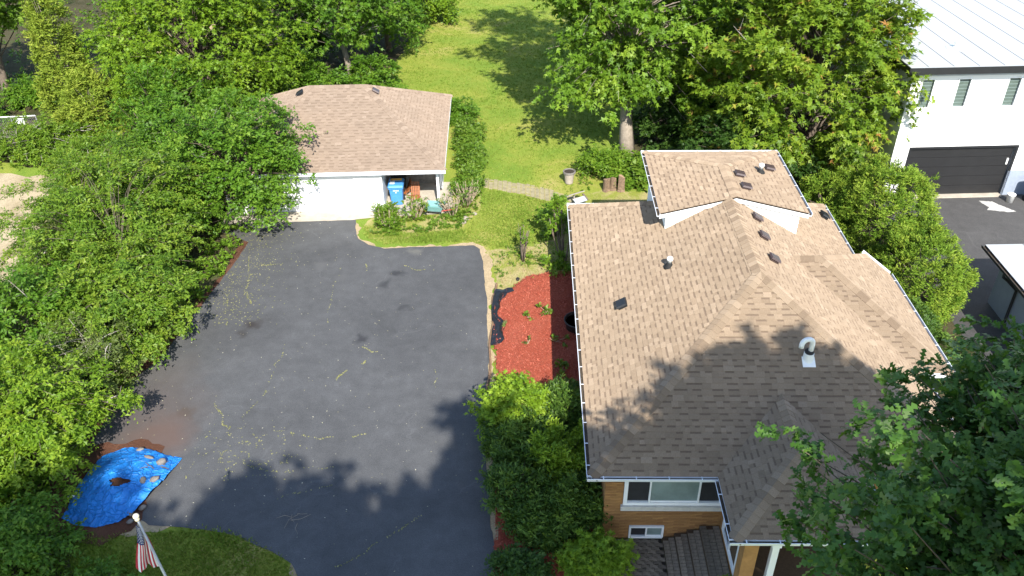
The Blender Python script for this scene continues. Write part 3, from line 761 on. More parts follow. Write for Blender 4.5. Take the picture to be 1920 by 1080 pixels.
def pipe_vent(p):
    p = Vector(p); mb = MB(); mb.lathe(p, [(.17, -.12), (.15, .02), (.085, .09), (.08, .16)], 14); o_ = part('vent_flashing', mb, M['rubber'], house, smooth=True)
    mb = MB(); mb.lathe(p, [(.068, .05), (.068, .22), (.095, .23), (.10, .29), (.085, .33), (.03, .35)], 14); part('vent_pipe', mb, M['white_plastic'], o_, smooth=True)
pipe_vent((4.32, 22.0, zl(4.32))); pipe_vent((7.99, 26.45, zu(7.99)))
# gooseneck flue
gp = Vector((7.42, 17.55, ZE+(17.55-FY)*SL))
mb = MB(); mb.box((gp.x, gp.y-.10, gp.z-.035), (.34, .30, .012), rx=math.atan(SL)); mb.lathe(gp, [(.15, -.1), (.14, .1), (.13, .2), (.10, .21)], 18); fl = part('flue_base', mb, M['white_plastic'], house)
mb = MB(); mb.lathe(gp, [(.118, .18), (.122, .25), (.10, .28)], 18); part('flue_collar', mb, M['rubber'], fl)
mb = MB(); pts = [gp+Vector((.03, 0, .15)), gp+Vector((.03, 0, .45))]
for k in range(9):
    a = math.pi*k/8; pts.append(gp+Vector((.03-.155+.155*math.cos(a), -.01*k, .52+.155*math.sin(a))))
pts.append(gp+Vector((-.28, -.09, .44)))
mb.tube(pts, .068, 14); part('flue_elbow', mb, M['white_plastic'], fl, smooth=True)

# ------------------------------------------------------------------ GARAGE (local frame at its front right eave corner)
GA = R(2.5); GO = Vector((-3.84, 33.66, 0))
garage = thing('garage', 'low white garage with tan hip roof and open corner bay at the driveway end', 'garage', GO, GA)
GZ, GW, GD, GH = 2.15, 10.2, 8.8, 2.33; GRX, GLX, GYM = -3.8, -6.4, 4.4
g_front = [(-GW, 0, GZ), (0, 0, GZ), (GRX, GYM, GZ+GH), (GLX, GYM, GZ+GH)]
g_back = [(0, GD, GZ), (-GW, GD, GZ), (GLX, GYM, GZ+GH), (GRX, GYM, GZ+GH)]
g_right = [(0, 0, GZ), (0, GD, GZ), (GRX, GYM, GZ+GH)]
g_left = [(-GW, GD, GZ), (-GW, 0, GZ), (GLX, GYM, GZ+GH)]
dk = MB()
for f in (g_front, g_back, g_right, g_left):
    nr = nrm(f); top = [Vector(p)-nr*.004 for p in f]; bot = [Vector(p)-nr*.05 for p in f]; k = len(f)
    dk.add(top+bot, [tuple(range(k)), tuple(range(2*k-1, k-1, -1))]+[(i, k+i, k+(i+1) % k, (i+1) % k) for i in range(k)])
groof = part('roof', dk, M['deck'], garage, local=True)
shingle_roof(groof, [g_front, g_right, g_left, g_back], M['shingle_g'], 0, 6)
rg = random.Random(12)
for a, b, f1, f2 in ((g_front[1], g_front[2], g_front, g_right), (g_front[0], g_front[3], g_front, g_left), (g_back[0], g_back[3], g_back, g_right), (g_back[1], g_back[2], g_back, g_left), (g_front[3], g_front[2], g_front, g_back)):
    caps(groof, a, b, nrm(f1), nrm(f2), M['shingle_g'], rg, .18, .22)
fa = MB(); fa.b(-GW, 0, -.02, .0, GZ-.17, GZ-.005); fa.b(-GW, 0, GD, GD+.02, GZ-.17, GZ-.005); fa.b(0, .02, -.02, GD+.02, GZ-.17, GZ-.005); fa.b(-GW-.02, -GW, -.02, GD+.02, GZ-.17, GZ-.005)
fa.b(-GW+.001, -.001, .001, GD-.001, GZ-.14, GZ-.11)
part('fascia', fa, M['white'], garage, local=True)
gu = MB(); gu.b(-GW, .05, -.13, -.022, GZ-.12, GZ-.005); part('gutter', gu, M['gutter'], garage, local=True)
wl_ = MB(); wy = .24
DX0, DX1 = -9.0, -4.12
wl_.b(-10.0, DX0, wy, wy+.15, 0.02, GZ-.14); wl_.b(DX1, -2.86, wy, wy+.15, 0.02, GZ-.14); wl_.b(DX0, DX1, wy, wy+.15, 1.97, GZ-.14)
wl_.b(-10.0, -9.85, wy+.15, 8.5, 0.02, GZ-.14); wl_.b(-9.85, -.3, 8.35, 8.5, .02, GZ-.14)
wl_.b(-.42, -.28, 2.9, 8.35, .02, GZ-.14)
wl_.b(-2.99, -2.86, wy+.15, 2.9, .02, GZ-.14)
wl_.b(-2.99, -.42, 2.9, 3.04, .02, GZ-.14)
part('wall', wl_, M['white_siding'], garage, local=True)
# grey lining in front of the recess back wall
rb = MB(); rb.b(-2.85, -.44, 2.86, 2.895, .03, GZ-.15); part('back_lining', rb, M['grey_wood'], garage, local=True)
pst = MB(); pst.b(-.42, -.30, .32, .44, .03, GZ-.14); part('post', pst, M['white'], garage, local=True)
pst = MB(); pst.b(-.42, -.30, 2.3, 2.42, .03, GZ-.14); pst.b(-.42, -.28, 2.42, 2.9, .03, GZ-.14); part('post', pst, M['white'], garage, local=True)
gd = MB(); gd.b(DX0, DX1, wy+.13, wy+.15, .03, 1.97); gdo = part('garage_door', gd, M['wh_trim'], garage, local=True)
ph = 1.93/4
pm = MB(); pm.b(DX0+.01, DX1-.01, wy+.09, wy+.13, .006, ph-.006)
pme = pm.mesh('door_panel', M['white'])
for i in range(4):
    ob = bpy.data.objects.new('door_panel', pme); COL.objects.link(ob); ob.parent = gdo; ob.location = (0, 0, .035+i*ph)
tr = MB(); tr.b(DX1+.0, DX1+.09, wy-.02, wy, .03, 2.0); tr.b(-2.95, -2.86, wy-.02, wy, .03, GZ-.15); part('corner_trim', tr, M['white'], garage, local=True)
def putl(name, me, p, n_, parent):
    ob = bpy.data.objects.new(name, me); COL.objects.link(ob); ob.parent = parent; ob.matrix_basis = slope_mat(Vector(p)+n_*.012, n_); return ob
x_ = -3.35; putl('roof_vent', bv, (x_, 4.2, GZ+GH*(-x_)/3.8), nrm(g_right), garage)
x_ = -6.75; putl('exhaust_vent', bk, (x_, 4.0, GZ+GH*(x_+10.2)/3.8-.02), nrm(g_left), garage)

# ------------------------------------------------------------------ NEIGHBOUR'S HOUSE
WA = R(2.6); WO = Vector((16.36, 34.95, 0))
nh = thing('white_house', 'tall white flat roofed house with black garage door beyond the conifers', 'house', WO, WA)
Wd, Dp, Wh = 13.0, 16.0, 6.1
w_ = MB(); d0, d1, dz = .78, 5.56, 2.44
wins = [(.42, 1.02), (2.0, 2.6), (4.18, 4.78), (7.2, 7.8)]
w_.b(0, d0, 0, .2, 0, dz); w_.b(d1, Wd, 0, .2, 1.25, dz); w_.b(0, Wd, 0, .2, dz, 4.38); w_.b(0, Wd, 0, .2, 5.74, Wh)
xs = [0]+[q for a in wins for q in a]+[Wd]
for i in range(0, len(xs), 2): w_.b(xs[i], xs[i+1], 0, .2, 4.38, 5.74)
w_.b(0, .2, .2, Dp, 0, Wh); w_.b(Wd-.2, Wd, .2, Dp, 0, Wh); w_.b(.2, Wd-.2, Dp-.2, Dp, 0, Wh)
part('wall', w_, M['white_siding'], nh, local=True)
b_ = MB(); b_.b(d1, Wd, -.03, .2, 0, 1.245); part('base_course', b_, M['wh_base'], nh, local=True)
t_ = MB(); t_.b(-.02, Wd, -.03, -.002, 5.86, 6.1); part('eave_shade_strip', t_, M['wh_trim'], nh, local=True)  # grey strip puts the shadow under the eave into the wall colour
t_ = MB(); t_.b(-.45, Wd+.4, -.55, -.50, 6.12, 6.42); t_.b(-.5, -.45, -.55, Dp+.3, 6.12, 6.42); part('fascia', t_, M['black_metal'], nh, local=True)
t_ = MB(); t_.b(-.449, Wd+.4, -.499, Dp+.3, 6.10, 6.13); part('soffit', t_, M['black_metal'], nh, local=True)
r_ = MB(); r_.b(-.45, Wd+.4, -.50, Dp+.3, 6.14, 6.40); wr = part('roof', r_, M['membrane'], nh, local=True)
e_ = MB(); e_.b(-.46, Wd+.4, -.52, -.44, 6.402, 6.43); part('drip_edge', e_, M['membrane'], wr, local=True)
sm = MB(); sm.b(-.014, .014, -.42, Dp+.2, 6.401, 6.406)
sme = sm.mesh('roof_seam', M['seam'])
for i in range(12):
    ob = bpy.data.objects.new('roof_seam', sme); COL.objects.link(ob); ob.parent = wr; ob.location = (.35+i*1.08, 0, 0)
vp = MB(); vp.lathe((2.55, 1.9, 6.40), [(.42, 0), (.40, .02), (.12, .03), (.09, .1), (.09, .22), (.12, .24), (.02, .28)], 18); part('vent_pipe', vp, M['white_plastic'], wr, local=True, smooth=True)
for a, b in wins:
    f = MB(); f.b(a, a+.045, -.03, .05, 4.38, 5.74); f.b(b-.045, b, -.03, .05, 4.38, 5.74); f.b(a+.045, b-.045, -.03, .05, 5.695, 5.74); f.b(a+.045, b-.045, -.03, .05, 4.38, 4.425)
    fo = part('window', f, M['white'], nh, local=True)
    g_ = MB(); g_.b(a+.045, b-.045, .10, .12, 4.425, 5.695); part('pane', g_, M['blind'], fo, local=True)
    for k in range(8):
        s_ = MB(); s_.b(a+.05, b-.05, .085, .097, 4.44+k*.157, 4.445+k*.157+.012); part('blind_slat', s_, M['pale_glass'], fo, local=True)
gd = MB(); gd.b(d0, d1, .14, .18, .02, dz); gdo = part('garage_door', gd, M['black_metal'], nh, local=True)
pme = MB().b(d0+.02, d1-.02, .10, .14, .008, dz/5-.008).mesh('door_panel', M['garage_black'])
for i in range(5):
    ob = bpy.data.objects.new('door_panel', pme); COL.objects.link(ob); ob.parent = gdo; ob.location = (0, 0, .02+i*(dz-.02)/5)
t_ = MB(); t_.b(d0-.08, d0, -.03, .1, .02, dz+.1); t_.b(d1, d1+.12, -.03, .1, .02, dz+.1); t_.b(d0, d1, -.03, .1, dz, dz+.1); part('door_trim', t_, M['black_metal'], nh, local=True)
hb = MB(); hb.b(d1-.18, d1-.1, .06, .1, 1.55, 1.85); part('keypad', hb, M['white_plastic'], gdo, local=True)
cb = MB(); cb.b(d0, d1, -.22, .10, .012, .06); part('door_sill', cb, M['concrete'], nh, local=True)

# low outbuilding with white roof, black gutter and downspout
ob_ = thing('outbuilding', 'low outbuilding with white flat roof and black gutter above the oak leaves', 'outbuilding', (19.5, 24.5, 0), 0)
oz = 2.3; ox0, ox1, oy0, oy1 = 17.0, 24.0, 18.5, 27.05
r_ = MB(); r_.add([(ox0, oy0, oz), (ox1, oy0, oz+.12), (ox1, oy1, oz+.12), (ox0, oy1, oz), (ox0, oy0, oz-.1), (ox1, oy0, oz-.02), (ox1, oy1, oz-.02), (ox0, oy1, oz-.1)], [(0, 1, 2, 3), (7, 6, 5, 4), (0, 4, 5, 1), (1, 5, 6, 2), (2, 6, 7, 3), (3, 7, 4, 0)])
ro = part('roof', r_, M['membrane'], ob_)
s_ = MB(); s_.add([(ox0+1.35, oy0, oz+.027), (ox0+1.38, oy0, oz+.0275), (ox0+1.38, oy1, oz+.0275), (ox0+1.35, oy1, oz+.027)], [(0, 1, 2, 3)]); part('roof_seam', s_, M['seam'], ro)
gutter(ob_, (ox0+.01, oy0, oz-.02), (ox0+.01, oy1, oz-.02), (-1, 0, 0), M['black_metal'], .8, .15, .12)
w_ = MB(); w_.b(ox0+.55, ox1-.3, oy0+.3, oy1-.5, 0.01, oz-.105); part('wall', w_, M['wh_trim'], ob_)
d_ = MB(); d_.tube([(ox0-.06, 25.3, oz-.14), (ox0-.05, 25.3, oz-.30), (ox0+.12, 25.25, oz-.42), (ox0+.46, 25.1, oz-.75), (ox0+.48, 25.1, .15), (ox0+.2, 25.1, .05)], .05, 8); part('downspout', d_, M['black_metal'], ob_, smooth=True)

#==TREES==
# ------------------------------------------------------------------ foliage
def norm(a): return a/np.maximum(np.linalg.norm(a, axis=-1, keepdims=True), 1e-9)
SHAPES = {
 'rhomb': (np.array([(0, 0, .02), (.62, .60, .06), (1, -.30, -.04)]), np.array([(0, 1, 2)])),
 'lobed3': (np.array([(.05, .20, .05), (.05, -.20, .05), (1, 0, -.10), (.36, .68, -.03), (.36, -.68, -.03), (.42, 0, .06)]), np.array([(0, 1, 2), (1, 4, 5), (0, 5, 3)])),
}
def oak_shape():
    xs = [0, .24, .38, .54, .68, .86, 1.0]; ws = [.03, .24, .07, .36, .09, .30, .05]; zs = [0, .04, .02, .07, .02, .03, -.05]
    v = []; f = []
    for x, w, z in zip(xs, ws, zs): v += [(x, w, z+.03), (x, -w, z*.3-.02)]
    for i in range(len(xs)-1):
        a = i*2; f += [(a, a+2, a+3, a+1)]
    return np.array(v), np.array(f)
SHAPES['oak'] = oak_shape()

def leaves(rng, C, Rr, O, n, size, width, shape, twig=9, droop=.25, up=.7, flat=.7, tint=None, tw=.22, spread=.75):
    """C clump centres (m,3), Rr radii, O outward dirs, n leaves in all -> mesh arrays"""
    m_ = len(C); p = Rr**2; p = p/p.sum()
    if shape == 'lobed3': n = int(n*.74); size *= 1.16
    elif shape == 'rhomb': n = int(n*.85); size *= 1.07
    nt = max(1, n//twig); ci = rng.choice(m_, nt, p=p)
    td = norm(O[ci]*.75 + rng.normal(0, spread, (nt, 3)) + np.array([0, 0, .22])); td[:, 2] *= flat; td = norm(td)
    tl = Rr[ci]*rng.uniform(.55, 1.15, nt)
    t0 = C[ci] + rng.normal(0, .12, (nt, 3))*Rr[ci][:, None]
    ti = np.repeat(np.arange(nt), twig); N = len(ti)
    t = rng.uniform(.15, 1.0, N); d = td[ti]
    pos = t0[ti] + d*(tl[ti]*t)[:, None]; pos[:, 2] -= droop*t*t*tl[ti]
    side = norm(np.cross(d, np.array([0, 0, 1.0]))+1e-6)*rng.choice([-1, 1], N)[:, None]
    L = norm(d*.55 + side*rng.uniform(.2, 1.0, N)[:, None] + rng.normal(0, .28, (N, 3)) + np.array([0, 0, -.35*droop*2]))
    nn = np.array([0, 0, up]) + O[ci][ti]*.45 + rng.normal(0, .42, (N, 3)); nn = nn - L*(nn*L).sum(1, keepdims=True); nn = norm(nn)
    B = np.cross(nn, L); sz = size*rng.uniform(.65, 1.3, N)
    sv, sf = SHAPES[shape]; k = len(sv)
    V = pos[:, None, :] + sz[:, None, None]*(L[:, None, :]*sv[None, :, 0:1] + B[:, None, :]*(sv[None, :, 1:2]*width) + nn[:, None, :]*sv[None, :, 2:3])
    F = (np.arange(N)[:, None, None]*k + sf[None]).reshape(-1, sf.shape[1])
    tc = rng.normal(.48, tw*.55, m_) if tint is None else tint
    r = np.clip(tc[ci][ti] + rng.normal(0, tw*.5, N) + .22*(t-.50), 0, 1)  # paler twig tips: young growth, plus sunlit tops put into the tint
    return V.reshape(-1, 3), F, np.repeat(r, len(sf))

def bez(a, b, c, n):
    a, b, c = map(np.array, (a, b, c)); return [(1-t)**2*a+2*t*(1-t)*b+t*t*c for t in np.linspace(0, 1, n)]

def tree(name, label, cat, base, cen, rad, nb, nleaf, size, width, shape, mat, bark, seed, tr=.2, zmin=-.35, clump=.85, droop=.25, flat=.7, group=None,
         top=1.0, lean=(0, 0), inner=.3, twigs=0, rag=.22, lobes=None, stems=1, crown='crown', tw=.22, start=(.15, .75), bend=.25, up=.7, spread=.75, keep=None, fill=.35, lobe2=None, limb=.17):
    rng = np.random.default_rng(seed); cen = np.array(cen, float); rad = np.array(rad, float); base = np.array(base, float)
    root = thing(name, label, cat, tuple(base), 0, group)
    C = []; Rr = []; O = []; wood = MB()
    topz = cen[2]+rad[2]*.72
    axes = []
    for s in range(stems):
        off = rng.normal(0, 1, 2)*(.25*rad[:2] if stems > 1 else 0)
        tp = np.array([cen[0]+off[0]*1.3+lean[0], cen[1]+off[1]*1.3+lean[1], topz*rng.uniform(.8, 1)])
        b0 = base + np.array([off[0]*.25, off[1]*.25, -.06]); mid = (b0+tp)/2 + np.array([rng.normal(0, .12), rng.normal(0, .12), 0])*rad[0]
        ax = bez(b0, mid, tp, 8); axes.append(ax)
        k = 1.0 if stems == 1 else .6
        wood.tube(ax, [tr*k*(1.25 if i == 0 else 1-.82*i/7) for i in range(8)], 8 if stems == 1 else 6)
    i = 0; tries = 0
    while i < nb and tries < nb*6:
        tries += 1
        d = rng.normal(0, 1, 3); d /= np.linalg.norm(d)
        if d[2] < zmin: continue
        q = 1.0 + rng.normal(0, rag*.5); q = min(q, 1.0+rag*.6)
        f = 1.0
        if lobes is not None:
            f = 1+lobes*math.sin(3*math.atan2(d[1], d[0])+seed)*math.cos(4*d[2]+seed)
        lb = None if lobe2 is None or rng.random() > sum(q_[2] for q_ in lobe2) else lobe2[rng.choice(len(lobe2), p=np.array([q_[2] for q_ in lobe2])/sum(q_[2] for q_ in lobe2))]
        if lb is not None: tip = np.array(lb[0])+d*np.array(lb[1])*rng.uniform(.35, 1.0)
        else: tip = cen + d*rad*q*f*(1-clump*.45/rad.mean())
        if tip[2] < .15: tip[2] = rng.uniform(.15, .5)
        if keep is not None and not keep(tip): continue
        ax = axes[rng.integers(len(axes))]
        h = np.clip((tip[2]-base[2])/max(topz-base[2], .1)*rng.uniform(.45, .85)+start[0]*.3, start[0], start[1]); st = ax[int(h*7)]
        md = (st+tip)/2 + np.array([0, 0, bend*np.linalg.norm(tip-st)*.5]) + rng.normal(0, .08, 3)*rad
        br = bez(st, md, tip, 6); L = np.linalg.norm(tip-st)
        wood.tube(br, [max(.007, tr*limb*(1-.85*j/5)*min(1, L/3)) for j in range(6)], 4, caps=False)
        for t in ((.5, .75, 1.0) if rng.random() < inner+.35 else (.72, 1.0)):
            p = br[min(5, int(t*5+.5))] + rng.normal(0, .18, 3)*clump
            C.append(p); Rr.append(clump*rng.uniform(.6, 1.1)*(.8 if t < .7 else 1)); o = p-(cen-np.array([0, 0, rad[2]*.25])); O.append(o/max(np.linalg.norm(o), .01))
        i += 1
    for j in range(int(nb*fill)):
        d = norm(rng.normal(0, 1, 3)+np.array([0, -.25, .35])); p = cen + d*rad*rng.uniform(.45, .92)
        if p[2] < .3 or (keep is not None and not keep(p)): continue
        C.append(p); Rr.append(clump*rng.uniform(.7, 1.15)); O.append(d)
    C = np.array(C); Rr = np.array(Rr); O = np.array(O)
    tint = np.clip(rng.normal(.46, tw*.55, len(C)), 0, 1)
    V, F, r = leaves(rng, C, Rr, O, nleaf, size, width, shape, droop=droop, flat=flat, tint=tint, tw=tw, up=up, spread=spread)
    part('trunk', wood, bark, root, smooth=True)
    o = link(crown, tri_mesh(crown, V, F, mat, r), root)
    if twigs:
        tb = MB()
        for j in range(twigs):
            k = rng.integers(len(C)); p = C[k]; d = norm(O[k]+rng.normal(0, .5, 3)+np.array([0, 0, .1])); q = p-d*Rr[k]*.5; L = rng.uniform(.7, 1.5)*Rr[k]*1.5
            e = q+d*L+rng.normal(0, .15, 3); mid_ = (q+e)/2+rng.normal(0, .1, 3)
            tb.tube(bez(q, mid_, e, 5), [.022, .018, .014, .010, .006], 4, caps=False)
            for s in range(2):
                f0 = q+(e-q)*rng.uniform(.35, .75); g = f0+norm(d+rng.normal(0, .7, 3))*L*.4
                tb.tube([f0, (f0+g)/2+rng.normal(0, .03, 3), g], [.011, .008, .005], 3, caps=False)
        part('dead_branch', tb, M['dead'], root, smooth=True)['kind'] = 'stuff'
    return root

def shell_plant(name, label, cat, base, cen, rad, ncl, nleaf, size, width, mat, bark, seed, clump=.4, cone=0.0, shape='rhomb', zmin=-.6, up=.35, droop=.05, spread=.55, group=None, noisy=.16, extra=None, tw=.25, core=None):
    """dense evergreen: clumps of upright sprays over a noisy ellipsoid or cone"""
    rng = np.random.default_rng(seed); cen = np.array(cen, float); rad = np.array(rad, float)
    root = thing(name, label, cat, tuple(base), 0, group)
    d = norm(rng.normal(0, 1, (ncl*2, 3))); d = d[d[:, 2] > zmin][:ncl]; m_ = len(d)
    if cone > 0:
        h = rng.uniform(-1, 1, m_); a = rng.uniform(0, 6.283, m_); w = (1-(h+1)/2*cone)*np.sqrt(np.clip(1-np.abs(h)**5, .02, 1))
        d = np.stack([np.cos(a)*w, np.sin(a)*w, h], 1)
    q = np.array([mnoise.noise(Vector(x*2.2+seed)) for x in d])*noisy*2 + rng.normal(0, .05, m_)
    C = cen + d*rad*(.86+q)[:, None]; C[:, 2] = np.maximum(C[:, 2], .12)
    O = norm(d/rad + np.array([0, 0, .15]))
    Rr = clump*rng.uniform(.7, 1.25, m_)
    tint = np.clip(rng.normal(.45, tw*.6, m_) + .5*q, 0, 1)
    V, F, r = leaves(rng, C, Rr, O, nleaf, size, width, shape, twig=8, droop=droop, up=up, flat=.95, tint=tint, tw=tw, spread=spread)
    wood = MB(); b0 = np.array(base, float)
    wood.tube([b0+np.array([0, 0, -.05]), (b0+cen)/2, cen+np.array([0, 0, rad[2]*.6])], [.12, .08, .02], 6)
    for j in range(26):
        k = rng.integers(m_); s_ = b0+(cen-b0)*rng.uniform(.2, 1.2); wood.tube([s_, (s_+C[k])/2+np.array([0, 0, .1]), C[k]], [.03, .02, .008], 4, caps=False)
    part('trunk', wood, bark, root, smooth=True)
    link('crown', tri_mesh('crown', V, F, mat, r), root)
    return root

# ---- trees on the left of the driveway
tree('garden_tree', 'big yellow-green leafy tree behind the driveway hedge, left of the garage roof', 'tree', (-17.8, 44, 0), (-17.7, 43.6, 4.6), (5.0, 4.6, 5.0), 240, 84000, .20, .50, 'lobed3', M['leaf_yellow'], M['bark'], 1, .26, -.55, .95, .3, .7, twigs=26, lobes=.10)
tree('shrub_tree', 'green overhanging tree covering the front left corner of the garage roof', 'tree', (-13.6, 33.6, 0), (-13.2, 33.3, 2.7), (3.5, 3.2, 2.7), 170, 54000, .145, .62, 'rhomb', M['leaf_mid'], M['bark'], 2, .15, -.75, .75, .25, .7, stems=3, rag=.3, twigs=8)
tree('shrub_tree', 'dark green tree tucked behind the tree that covers the garage corner', 'tree', (-17.2, 37.5, 0), (-17.0, 37.4, 2.6), (3.0, 3.0, 2.9), 110, 30000, .15, .6, 'rhomb', M['leaf_mid'], M['bark'], 22, .14, -.6, .75, .25, .7, stems=2, rag=.25)
tree('arching_shrub', 'tallest arching shrub of the driveway hedge with long loose sprays', 'shrub', (-17.0, 29.2, 0), (-16.9, 28.6, 2.2), (3.7, 4.0, 2.6), 200, 84000, .125, .50, 'rhomb', M['leaf_arch'], M['bark'], 3, .07, -.7, .62, .42, .55, stems=3, fill=1.0, rag=.45, bend=.75, twigs=7, spread=.5, tw=.3)
tree('arching_shrub', 'arching shrub leaning over the asphalt edge midway along the driveway', 'shrub', (-15.0, 24.6, 0), (-14.6, 24.4, 1.6), (2.3, 2.9, 1.9), 130, 46000, .12, .5, 'rhomb', M['leaf_arch'], M['bark'], 4, .06, -.7, .55, .45, .5, stems=3, fill=.9, rag=.5, bend=.8, twigs=5, spread=.5, tw=.3)
tree('arching_shrub', 'green shrub beside the bare dirt lot at the left edge', 'shrub', (-17.8, 23.0, 0), (-17.7, 23.0, 1.5), (2.4, 2.6, 2.0), 110, 32000, .13, .55, 'rhomb', M['leaf_mid'], M['bark'], 5, .09, -.7, .6, .3, .6, stems=4, rag=.35, twigs=4)
tree('arching_shrub', 'grey-green twiggy shrub at the bend of the driveway hedge', 'shrub', (-15.1, 21.4, 0), (-15.0, 21.3, 1.2), (1.7, 1.9, 1.5), 80, 18000, .10, .5, 'rhomb', M['leaf_grey'], M['dead'], 6, .07, -.7, .5, .35, .6, stems=4, rag=.4, twigs=14, spread=.6)
tree('arching_shrub', 'bright yellow-green shrub whose branches overhang the blue tarp', 'shrub', (-15.9, 18.4, 0), (-15.6, 18.2, 1.5), (2.7, 2.5, 1.9), 160, 54000, .125, .5, 'rhomb', M['leaf_yellow'], M['bark'], 7, .06, -.7, .58, .42, .55, stems=3, fill=.8, rag=.5, bend=.7, twigs=6, spread=.5, tw=.3)
tree('shade_shrub', 'dark shaded shrub in the corner of the front lawn below the tarp', 'shrub', (-15.0, 14.6, 0), (-15.2, 14.6, .7), (2.6, 2.0, 1.1), 90, 22000, .13, .55, 'rhomb', M['leaf_mid'], M['bark'], 8, .06, -.6, .6, .3, .6, stems=4, rag=.3)
tree('shade_shrub', 'low shaded bush on the front lawn left of the flag', 'shrub', (-11.6, 12.6, 0), (-11.7, 12.5, .4), (2.0, 1.3, .6), 60, 12000, .11, .55, 'rhomb', M['leaf_mid'], M['bark'], 9, .04, -.4, .45, .3, .6, stems=4, rag=.3)
tree('shade_shrub', 'small low bush on the front lawn right of the flagpole', 'shrub', (-7.9, 12.6, 0), (-7.9, 12.5, .3), (.9, .8, .42), 34, 5000, .10, .4, 'rhomb', M['leaf_mid'], M['bark'], 10, .03, -.4, .4, .3, .6, stems=3, rag=.3)
shell_plant('cedar', 'tall narrow yellow-green cedar at the upper left behind the chain link fence', 'tree', (-25.2, 43.6, 0), (-25.3, 43.6, 3.6), (1.6, 1.5, 4.5), 320, 42000, .17, .32, M['leaf_cedar'], M['bark_pale'], 11, .55, .72, noisy=.22, tw=.3)
shell_plant('cedar', 'short broad yellow-green cedar at the foot of the taller one', 'tree', (-23.3, 41.6, 0), (-23.2, 41.6, 1.6), (1.9, 1.5, 2.0), 160, 24000, .17, .32, M['leaf_cedar'], M['bark_pale'], 12, .55, .55, noisy=.22, tw=.3)
tree('maple_tree', 'large-leaved green maple cut by the upper left corner of the view', 'tree', (-31.5, 47.5, 0), (-31.0, 47.6, 6.3), (3.9, 3.4, 3.2), 120, 22000, .27, .6, 'lobed3', M['leaf_maple'], M['bark'], 13, .25, -.3, .95, .3, .7)
tree('thicket_shrub', 'leafy thicket growing through the chain link fence', 'shrub', (-25.8, 40.3, 0), (-25.9, 39.6, .7), (3.2, 1.3, 1.1), 110, 24000, .13, .5, 'rhomb', M['leaf_arch'], M['dead'], 14, .05, -.3, .5, .3, .6, stems=6, rag=.4, twigs=20, keep=lambda t: t[1] < 41.2)
tree('thicket_shrub', 'loose leafy shrub at the back edge of the bare dirt lot', 'shrub', (-20.8, 35.2, 0), (-20.6, 35.3, 1.2), (1.9, 2.2, 1.6), 120, 28000, .13, .5, 'rhomb', M['leaf_arch'], M['twig'], 15, .07, -.6, .58, .35, .6, stems=5, rag=.4, twigs=10)
tree('thicket_shrub', 'low grey-green shrub spilling onto the bare dirt lot', 'shrub', (-19.8, 31, 0), (-19.7, 30.8, .9), (1.3, 2.4, 1.2), 90, 18000, .12, .5, 'rhomb', M['leaf_grey'], M['twig'], 16, .05, -.6, .5, .35, .6, stems=4, rag=.4, twigs=10)
# ---- woodland behind the garage
tree('woodland_tree', 'tree with pale trunk standing right behind the garage ridge', 'tree', (-10.9, 49.7, 0), (-11.2, 49.9, 6.3), (3.7, 3.2, 4.4), 130, 32000, .22, .55, 'lobed3', M['leaf_mid'], M['bark_pale'], 17, .2, -.8, .85, .3, .7, twigs=26, rag=.3, start=(.35, .85))
tree('woodland_tree', 'dark bushy tree at the left edge of the back lawn', 'tree', (-9.6, 56, 0), (-9.7, 56, 4.6), (3.0, 3.2, 4.6), 120, 30000, .22, .55, 'lobed3', M['leaf_mid'], M['bark'], 18, .2, -.7, .9, .3, .7)
tree('woodland_tree', 'dark tree filling the gap between the yellow-green tree and the garage', 'tree', (-15.5, 53.5, 0), (-15.5, 53.5, 4.2), (3.4, 3.4, 4.4), 110, 24000, .24, .6, 'lobed3', M['leaf_dark'], M['bark'], 19, .2, -.8, .9, .3, .7)
tree('woodland_tree', 'shadowy tree at the top of the view above the yellow-green tree', 'tree', (-22.5, 62, 0), (-22.5, 62, 6.5), (4.6, 4, 5.5), 120, 22000, .28, .6, 'lobed3', M['leaf_mid'], M['bark'], 20, .25, -.5, 1.0, .3, .7)
tree('woodland_tree', 'tall tree shading the woodland floor behind the cedar', 'tree', (-29.2, 62, 0), (-29.0, 61.4, 9.5), (4.4, 4, 4.2), 110, 20000, .28, .6, 'lobed3', M['leaf_mid'], M['bark'], 21, .25, -.4, 1.0, .3, .7)
tree('woodland_tree', 'tree shading the wood left of the maple at the upper left', 'tree', (-36.5, 44, 0), (-36.0, 43, 7.5), (4.2, 4.0, 4.0), 90, 15000, .28, .6, 'lobed3', M['leaf_mid'], M['bark'], 24, .25, -.4, 1.0, .3, .7)
tree('lawn_bush', 'rounded bright bush on the far left edge of the back lawn', 'bush', (-7.4, 62.5, 0), (-7.6, 62.5, 1.3), (2.3, 2.4, 1.9), 90, 20000, .17, .6, 'rhomb', M['leaf_yellow'], M['bark'], 25, .08, -.4, .7, .2, .7, stems=4)
for i, (x, y, rx, ry, rz, lab) in enumerate(((-3.05, 35.9, .55, 1.2, .42, 'leafy bush beside the front right corner of the garage'), (-3.05, 38.6, .62, 1.5, .5, 'low leafy bush against the middle of the garage side'), (-3.25, 41.2, .7, 1.5, .6, 'low leafy bush against the rear of the garage side'),
                                          (-4.3, 44.2, 1.3, 1.0, .8, 'spreading bush behind the rear right corner of the garage'), (-7.1, 44.6, 1.6, 1.2, 1.1, 'shaded bush behind the garage roof near the pale trunk'))):
    tree('foundation_bush', lab, 'bush', (x, y, 0), (x, y, rz*.45), (rx, ry, rz), 60, 11000, .12, .62, 'rhomb', M['leaf_hosta'] if i < 3 else M['leaf_mid'], M['bark'], 40+i, .03, -.4, .42, .2, .7, stems=4, rag=.25)

